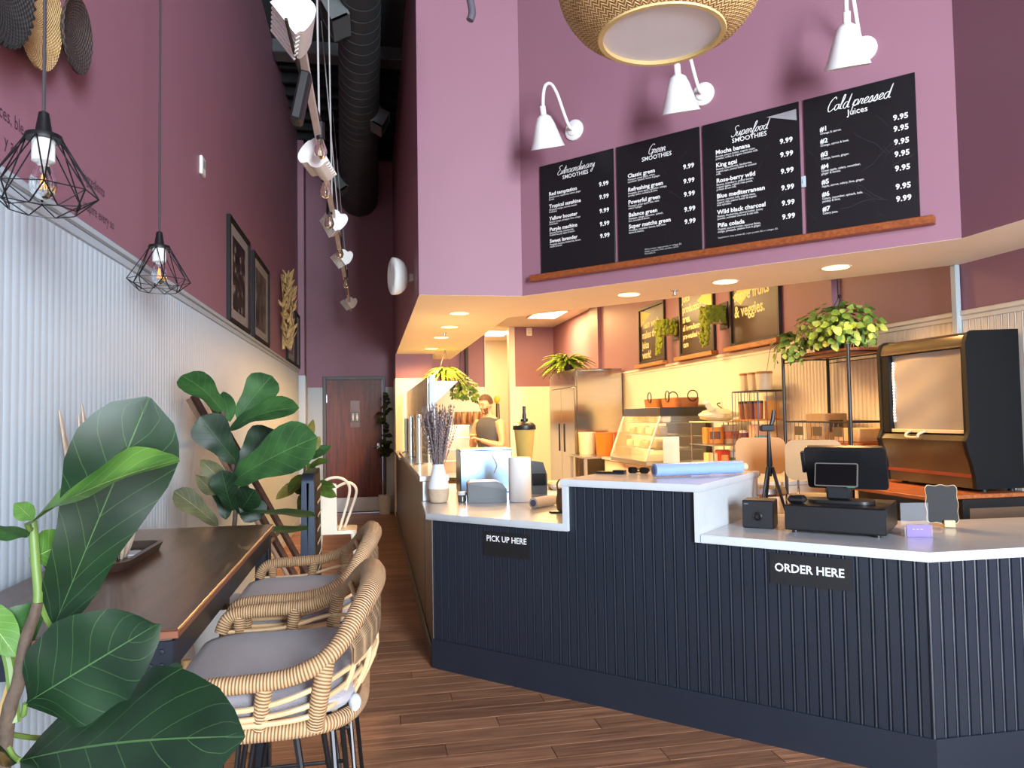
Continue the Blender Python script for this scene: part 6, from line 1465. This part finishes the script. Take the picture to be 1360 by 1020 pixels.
MB().tube([(RX0, RY0, zl + .155), (RX0, RY1, zl + .155), (RX1, RY1, zl + .155), (RX1, RY0, zl + .155)], .0065, 6, closed=True).build('guard_rail', blackp, sr)
for i in range(15):
    y = RY0 + (RY1 - RY0) * (i + .5) / 15; MB().tube([(RX0, y, zl), (RX0, y, zl + .155)], .003, 5).build('guard_wire', blackp, sr)
for i, y in enumerate((4.95, 5.2, 5.45)):
    MB().box(RX0 - .006, RX0 - .003, y - .06, y + .06, zl + .05, zl + .12).build('shelf_label', M('shelf_label', (66, 58, 50), .5), sr)
boxthing('steel_toaster', 3.60, 5.5, zl + .0085, .2, .26, .21, (150, 130, 104), 'metal toaster on the shelf rack', 'toaster', print_c=(60, 50, 44))
boxthing('paper_stack', 3.55, 5.0, zl + .0085, .24, .3, .1, (206, 180, 140), 'stack of paper bags on the shelf rack', 'paper')
pp = Vector((3.42, 5.16, ztp + .0085))
big = thing('pothos_plant', pp, 'large bushy pothos on top of the shelf rack', 'plant')
MB(Matrix.Translation(pp)).lathe([(.10, 0), (.13, .13), (.12, .13), (.09, .02)], seg=20).build('pot', M('pot_dark', (54, 44, 38), .6), big)
pothos(big, pp + Vector((0, -.08, .16)), 238, .24, .44, .20, .055, 4, hang=.0, lo=.75)
pothos(big, pp + Vector((0, -.08, .15)), 420, .22, .42, .18, .052, 15, joined=True, lo=.3)
rr = random.Random(2)
for k in range(5):
    y = 5.2 + .12 * k; P = cr([pp + Vector((-.1, y - 5.16, .12)), Vector((RX0 - .06, y + .05, ztp + .1)), Vector((RX0 - .07, y + .12, ztp - .03 - .02 * k))], 4)
    MB().tube(P, .0025, 5).build('vine', green_stem, big)
pothos(big, Vector((3.27, 5.5, ztp + .05)), 60, .08, .22, .15, .054, 6)
MB().tube([(3.5, 5.1, ZS + .5), (3.48, 5.1, ztp + .42), (3.44, 5.14, ztp + .14)], .0025, 5).tube([(3.48, 5.1, ztp + .42), (3.40, 5.25, ztp + .14)], .0025, 5).tube([(3.48, 5.1, ztp + .42), (3.5, 5.0, ztp + .14)], .0025, 5).ball((3.48, 5.1, ztp + .42), .014).build('hanger', blackp, big)

# open front cooler with a drawn curtain
KY0, KY1, KXB = 3.80, 4.58, 3.755
kz0 = 1.045
ks = thing('cooler_stand', (3.5, 4.2, 0), 'black stand with wooden top under the cooler', 'stand')
MB().box(3.30, 3.76, 3.76, 4.70, .0, .985, .004).build('cabinet', M('stand_black', (20, 21, 24), .35), ks)
MB().box(3.05, 3.765, 3.75, 4.72, .986, 1.01, .004).build('wood_top', rwood, ks)
MB().box(3.34, 3.74, 3.757, 3.7595, .3, .93).build('front_panel', M('panel_brown', (96, 74, 58), .4), ks)
ck = thing('curtain_cooler', (3.58, 4.2, 1.011), 'black open front drinks cooler with a pale night curtain drawn', 'cooler')
def kx(px, py): return atY(px, py, KY0)
prof = [(KXB, 1.03), (3.432, 1.03), (3.428, 1.10), (3.412, 1.17), (3.385, 1.25), (3.372, 1.31), (3.39, 1.345), (3.40, 1.37), (3.392, 1.88), (3.41, 1.935), (3.45, 1.955), (KXB, 1.965)]
BY = Matrix.Rotation(PI / 2, 4, 'X')
side_black = M('cooler_side_black', (10, 12, 16), .6, var=.05, spec=.2)
MB(Matrix.Translation((0, KY0 + .03, 0)) @ BY).prism(prof, 0, .03).build('side_panel', side_black, ck)
MB(Matrix.Translation((0, KY1, 0)) @ BY).prism(prof, 0, .03).build('side_panel', side_black, ck)
bronze = M('cooler_bronze', (80, 72, 56), .22, .5, var=.08, scale=3)
low = [(3.70, 1.032), (3.440, 1.032), (3.436, 1.10), (3.42, 1.17), (3.393, 1.25), (3.380, 1.31), (3.40, 1.34), (3.43, 1.345), (3.70, 1.345)]
MB(Matrix.Translation((0, KY1 - .03, 0)) @ BY).prism(low, 0, KY1 - KY0 - .06).build('lower_front', bronze, ck)
MB().box(3.428, 3.434, KY0 + .032, KY1 - .032, 1.095, 1.115).build('accent_strip', M('cooler_red', (128, 56, 32), .3), ck)
upm = [(3.40, 1.885), (3.418, 1.93), (3.452, 1.948), (KXB - .002, 1.957), (KXB - .002, 1.86), (3.40, 1.86)]
MB(Matrix.Translation((0, KY1 - .03, 0)) @ BY).prism(upm, 0, KY1 - KY0 - .06).build('top_canopy', bronze, ck)
MB().box(KXB - .02, KXB, KY0 + .03, KY1 - .03, 1.345, 1.86).build('back_panel', side_black, ck)
MB().box(3.40, 3.43, KY1 - .10, KY1 - .03, 1.345, 1.86, .004).build('frame_upright', side_black, ck)
MB().box(3.40, 3.43, KY0 + .03, KY0 + .05, 1.345, 1.86, .004).build('frame_upright', side_black, ck)
rows = []
for i in range(61):
    z = 1.365 + .49 * i / 60; rows.append([(3.428 + (.0025 if i % 2 else 0) + .006 * math.sin(i * .22 + k) * (k / 8), KY0 + .05 + (KY1 - .10 - KY0 - .05) * k / 8, z) for k in range(9)])
MB().sheet(rows).build('night_curtain', M('curtain_fabric', (150, 147, 144), .4, var=.04), ck)
MB().box(3.412, 3.43, KY0 + .045, KY1 - .095, 1.35, 1.372, .003).build('curtain_bar', M('curtain_bar', (226, 206, 172), .4), ck)
MB().tube(cr([(3.41, 4.17, 1.362), (3.37, 4.18, 1.345), (3.365, 4.19, 1.325), (3.365, 4.28, 1.325), (3.37, 4.29, 1.345), (3.41, 4.30, 1.362)], 4), .008, 8).build('pull_handle', M('handle_cream', (206, 186, 152), .4), ck)
led = MB()
for i in range(20): led.box(3.421, 3.4255, KY1 - .125, KY1 - .113, 1.42 + i * .02, 1.431 + i * .02)
led.build('led_strip', M('led_white', (255, 250, 235), .5, emit=2.5), ck)
for y in (KY0 + .06, KY1 - .06):
    for x in (3.53, 3.72): MB(Matrix.Translation((x, y, 1.0105))).lathe([(.022, 0), (.016, .02)], seg=12).build('foot', blackp, ck)

# posters with ledges on the right wall
cream_txt = M('poster_cream_print', (244, 232, 176), .6, var=.02)
poster_m = M('poster_dark', (72, 58, 46), .3, var=.08, scale=3)
wframe = M('poster_frame', (40, 32, 28), .4)
def poster(y0, y1, z0, z1, lines, label, sizes, art):
    o = thing('framed_poster', (XR, (y0 + y1) / 2, z0), label, 'poster', group='framed slogan posters in the kitchen')
    T = frame((XR, y1, z0), (0, -1, 0)); w, h = y1 - y0, z1 - z0; b = .035
    MB(T).box(0, b, 0, h, .001, .035, .003).box(w - b, w, 0, h, .001, .035, .003).box(b, w - b, 0, b, .001, .035, .003).box(b, w - b, h - b, h, .001, .035, .003).build('frame', wframe, o)
    sh_ = MB(T).box(b, w - b, b, h - b, .001, .012).build('print', poster_m, o)
    mb = MB()
    for (tx, ty, s, sz, bo) in lines: text_into(mb, s, sz, off(T, tx, ty, .0128), bold=bo, sx=.92)
    mb.build('slogan', cream_txt, sh_)
    if art:
        mb = MB(off(T, 0, 0, .0124)); mb.add([(a, c, 0) for a, c in art], [list(range(len(art)))]); mb.build('painted_reflection', M('poster_lamp_reflection', (236, 212, 120), .6), sh_)  # yellow shape paints a lamp reflection onto the poster
    MB(T).box(-.06, w + .03, -.05, -.002, .0, .085, .004).build('ledge', m_wood('ledge_wood', (150, 98, 52), (206, 146, 88), .5, (14, 2, 14), 0), o)
poster(9.24, 10.19, 2.19, 2.985, [(.1, .50, 'Team work', .145, .004), (.1, .36, 'makes the', .145, .004), (.1, .22, 'juice', .145, .004), (.1, .08, 'work!', .145, .004)], 'framed poster reading Team work makes the juice work', 0, [(.05, .53), (.45, .68), (.05, .76)])
poster(7.80, 8.76, 2.19, 3.02, [(.08, .66, 'Juice', .13, .004), (.08, .53, 'production', .13, .004), (.08, .41, 'area.', .13, .004), (.08, .31, 'all ingredients are', .095, .003), (.08, .21, 'pre-washed with', .095, .003), (.08, .11, 'care', .095, .003)], 'framed poster reading Juice production area', 0, [(.5, .62), (.91, .78), (.91, .5)])
poster(6.43, 7.42, 2.19, 3.12, [(.08, .63, "Let's drink", .17, .004), (.08, .47, 'more fruits', .17, .004), (.08, .30, '& veggies.', .17, .004)], 'framed poster reading Let us drink more fruits and veggies, nearest the camera', 0, [(.045, .52), (.22, .62), (.48, .56), (.22, .42)])
for (px, py, lb) in ((898, 437, 'trailing green wall planter between the team work and juice posters'), (962, 420, 'trailing green wall planter between the juice and veggies posters')):
    q = atX(px, py, XR); o = thing('wall_planter', q, lb, 'wall planter', group='trailing wall planters between the posters')
    MB().box(XR - .012, XR, q.y - .10, q.y + .10, q.z - .14, q.z + .15, .003).build('back_plate', M('planter_plate', (46, 36, 28), .5), o)
    MB().box(XR - .19, XR - .012, q.y - .07, q.y + .075, q.z - .08, q.z + .07, .006).build('box', M('planter_box', (206, 190, 140), .6), o)
    mo = M('trailing_green', (124, 136, 34), .8, var=.35, scale=40, bump=.8, bscale=90); rr = random.Random(int(px))
    bm = MB().ball((0, 0, 0), .016, .016, .02, 7, 5).mesh('bead'); bm.materials.append(mo)
    for k in range(190):
        f = rr.random(); s = k % 9
        if s < 4 or (s == 8 and False): p = Vector((XR - .22 - .03 * rr.random(), q.y + rr.uniform(-.08, .08), q.z + .09 - (.42 * f if px > 930 else .40 * f)))
        else: p = Vector((XR - .03 - .19 * rr.random(), q.y - .085 + .17 * (rr.random() if s > 6 else 0), q.z + (.075 + .02 * rr.random() if s > 6 else rr.uniform(-.07, .08))))
        inst('leaf_bead', bm, Matrix.Translation(p) @ Matrix.Scale(rr.uniform(.9, 1.7), 4), o)

# tall things behind the worker
MB().box(1.90, 1.955, 15.2, 15.384, 2.12, 3.2).build('vertical_duct', M('duct_black', (34, 26, 24), .5), None, 'dark vertical duct on the kitchen back wall', cat='duct')
br_ = thing('mop_stand', (2.52, 15.1, 0), 'dark upright broom with a yellow head by the storeroom doorway', 'broom')
MB().tube([(2.5, 15.12, .02), (2.52, 15.15, 1.9)], .02, 8).tube([(2.58, 15.12, .02), (2.56, 15.15, 1.75)], .014, 8).build('handle', M('broom_dark', (60, 50, 44), .5), br_)
MB().ball((2.52, 15.14, 1.83), .06, .04, .08).build('head', M('broom_yellow', (230, 176, 30), .5), br_)
al = thing('wall_sensor', (3.26, 15.38, 3.1), 'small white box high on the kitchen back wall', 'sensor')
MB().box(3.20, 3.32, 15.33, 15.399, 3.16, 3.33, .006).build('case', cream, al)
MB().box(3.24, 3.28, 15.325, 15.33, 3.2, 3.24).build('lens', M('grille_grey', (206, 208, 206), .6), al)

# ================================================================== the worker
def remeshed(mb, voxel, smooth=6):
    me = bpy.data.meshes.new('tmp'); me.from_pydata(mb.v, [], mb.f); ob = bpy.data.objects.new('tmp', me); COL.objects.link(ob)
    r = ob.modifiers.new('r', 'REMESH'); r.mode = 'VOXEL'; r.voxel_size = voxel; r.use_smooth_shade = True
    s = ob.modifiers.new('s', 'SMOOTH'); s.factor = .5; s.iterations = smooth
    bpy.context.view_layer.update()
    out = bpy.data.meshes.new_from_object(ob.evaluated_get(bpy.context.evaluated_depsgraph_get()))
    bpy.data.objects.remove(ob); bpy.data.meshes.remove(me); return out
wp_ = Vector((1.49, 9.62, 0)); face = math.atan2(-.62, -.78)
skin = M('skin', (206, 150, 116), .5, var=.05, scale=12)
man = thing('person', wp_, 'man in a charcoal sleeveless shirt preparing food, looking down', 'person', rz=face)
def loft(mb, rings, seg=24):
    vs = [(x + rx * math.cos(2*PI*k/seg), y + ry * math.sin(2*PI*k/seg), z) for x, y, z, rx, ry in rings for k in range(seg)]; n = len(rings)
    mb.add(vs, [list(range(seg))[::-1], [(n-1)*seg+k for k in range(seg)]] + [[r*seg+k, r*seg+(k+1) % seg, (r+1)*seg+(k+1) % seg, (r+1)*seg+k] for r in range(n-1) for k in range(seg)])
b = MB()
loft(b, [(0, 0, .86, .105, .155), (0, 0, .95, .115, .165), (0, 0, 1.08, .10, .145), (.005, 0, 1.22, .112, .162), (.01, 0, 1.34, .12, .182), (.0, 0, 1.42, .10, .185), (-.005, 0, 1.47, .075, .13), (.0, 0, 1.51, .055, .062), (.012, 0, 1.57, .052, .054), (.02, 0, 1.62, .05, .052)])
for s in (-1, 1):
    el = Vector((.03, s * .245, 1.13)); wr = Vector((.255, s * .075 + .02, 1.20 + (.03 if s < 0 else 0)))
    b.tube(cr([(-.005, s * .165, 1.425), (.0, s * .20, 1.38), (.01, s * .228, 1.27), el, (.13, s * .18, 1.15), wr], 4), [.058, .060, .062, .063, .062, .060, .058, .056, .053, .049, .046, .044, .044, .045, .046, .044, .041, .037, .033, .029, .027], 14)
    hd_ = (wr - Vector((.13, s * .18, 1.15))).normalized(); sdv = Vector((-hd_.y, hd_.x, 0)).normalized(); pm = wr + hd_ * .05
    b.tube([wr, wr + hd_ * .03, pm, pm + hd_ * .035], [.026, .033, .036, .03], 12, flat=.5)
    for i, (o_f, ln) in enumerate(((-.027, .062), (-.009, .072), (.009, .068), (.026, .052))):
        r0 = pm + hd_ * .03 + sdv * o_f; b.tube(cr([r0, r0 + hd_ * ln * .5 + Vector((0, 0, -.006)), r0 + hd_ * ln * .85 + Vector((0, 0, -.03))], 3), [.0095, .0095, .009, .009, .0085, .0085, .007], 8)
    r0 = wr + hd_ * .03 - sdv * s * .028; b.tube(cr([r0, r0 + hd_ * .03 - sdv * s * .022 + Vector((0, 0, .012)), r0 + hd_ * .06 - sdv * s * .022], 3), [.012, .012, .011, .010, .010, .009, .008], 8)
    b.tube(cr([(0, s * .085, .92), (.01, s * .09, .70), (.02, s * .09, .50), (.0, s * .09, .30), (-.02, s * .09, .09)], 4), [.095, .093, .09, .086, .08, .075, .07, .064, .058, .057, .057, .056, .053, .048, .044, .041, .038], 14)
    b.ball((.05, s * .095, .045), .13, .048, .042)
# head, bent a little down
TH = Matrix.Translation((.02, 0, 1.585)) @ Matrix.Rotation(math.radians(16), 4, 'Y')
h = MB(TH)
h.ball((.01, 0, .085), .098, .076, .098, 20, 14); h.ball((.038, 0, .03), .062, .056, .06, 16, 10); h.ball((.062, 0, -.012), .033, .036, .028, 12, 8)
h.tube([(.104, 0, .085), (.118, 0, .055), (.113, 0, .042)], [.009, .014, .012], 8)
h.tube([(.095, -.035, .092), (.103, 0, .088), (.095, .035, .092)], .012, 8)
h.tube([(.094, -.02, .008), (.1, 0, .01), (.094, .02, .008)], .008, 8)
for s in (-1, 1): h.ball((.0, s * .076, .06), .02, .01, .032, 10, 7); h.ball((.075, s * .034, .05), .026, .02, .022, 10, 7)
b.v += h.v; nb_ = len(b.v) - len(h.v); b.f += [[nb_ + i for i in f] for f in h.f]; b.uv += h.uv
me = remeshed(b, .0085, 5); me.name = 'body'; me.materials.append(skin); me.shade_smooth()
bo_ = bpy.data.objects.new('body', me); COL.objects.link(bo_); bo_.parent = man
def part(name, mb, mat, sub=None): 
    o = mb.build(name, mat, man, local=True); return o
sh_m = M('shirt_charcoal', (64, 68, 74), .85, var=.06, scale=12, bump=.2)
s_ = MB(); loft(s_, [(0, 0, .84, .128, .178), (0, 0, .95, .132, .182), (0, 0, 1.08, .116, .160), (.005, 0, 1.22, .126, .176), (.01, 0, 1.34, .133, .192), (.003, 0, 1.415, .114, .188), (-.004, 0, 1.46, .09, .145), (-.006, 0, 1.485, .074, .098), (-.006, 0, 1.478, .07, .092)])
part('shirt', s_, sh_m)
tr_ = MB()
for s in (-1, 1): tr_.tube(cr([(0, s * .085, .93), (.01, s * .092, .70), (.02, s * .092, .50), (.0, s * .092, .30), (-.02, s * .092, .10)], 4), [.112, .11, .106, .102, .096, .09, .086, .082, .08, .078, .077, .076, .075, .074, .073, .072, .072], 14)
part('trousers', tr_, M('trousers_dark', (40, 40, 46), .85))
sho = MB()
for s in (-1, 1): sho.ball((.05, s * .095, .05), .145, .058, .052, 14, 9)
part('shoes', sho, M('shoe_black', (24, 24, 26), .5))
hr = MB(TH); vs = []; seg = 22; rings = 9
for i in range(rings + 1):
    a = (PI * .56) * i / rings
    for k in range(seg):
        t = 2 * PI * k / seg; low_ = a * (1.0 if math.cos(t) < .15 else .70 - .1 * math.cos(t))
        r = 1.11; vs.append((.006 + .098 * r * math.sin(low_) * math.cos(t), .076 * r * math.sin(low_) * math.sin(t), .088 + .106 * r * math.cos(low_) + (.012 * max(0, math.cos(t)) * math.sin(low_))))
hr.add(vs, [list(range(seg))] + [[i*seg+k, i*seg+(k+1) % seg, (i+1)*seg+(k+1) % seg, (i+1)*seg+k] for i in range(rings) for k in range(seg)])
part('hair', hr, M('hair_brown', (74, 52, 36), .7, var=.3, scale=40, bump=.6, bscale=120))
bd_ = MB(TH); vs = []
for i in range(6):
    f = i / 5
    for k in range(13):
        t = -1.35 + 2.7 * k / 12; z = .025 - .065 * f; rx = .080 + .016 * (1 - f) * 0; rr_ = .066 * (1 - .28 * f)
        vs.append((.034 + rr_ * math.cos(t) * 1.03, .062 * (1 - .22 * f) * math.sin(t), z + .03 * abs(math.sin(t)) ** 2 * (1 - f)))
bd_.add(vs, [[i*13+k, i*13+k+1, (i+1)*13+k+1, (i+1)*13+k] for i in range(5) for k in range(12)])
part('beard', bd_, M('beard_brown', (96, 62, 42), .8, var=.3, scale=60))
br2 = MB(TH)
for s in (-1, 1): br2.tube(cr([(.106, s * .012, .103), (.106, s * .03, .108), (.094, s * .05, .102)], 3), .0045, 6)
part('eyebrows', br2, M('hair_brown', (74, 52, 36), .7))
ey = MB(TH)
for s in (-1, 1): ey.ball((.094, s * .03, .08), .009, .012, .007, 8, 6)
part('eyes', ey, M('eye_dark', (50, 40, 36), .3))
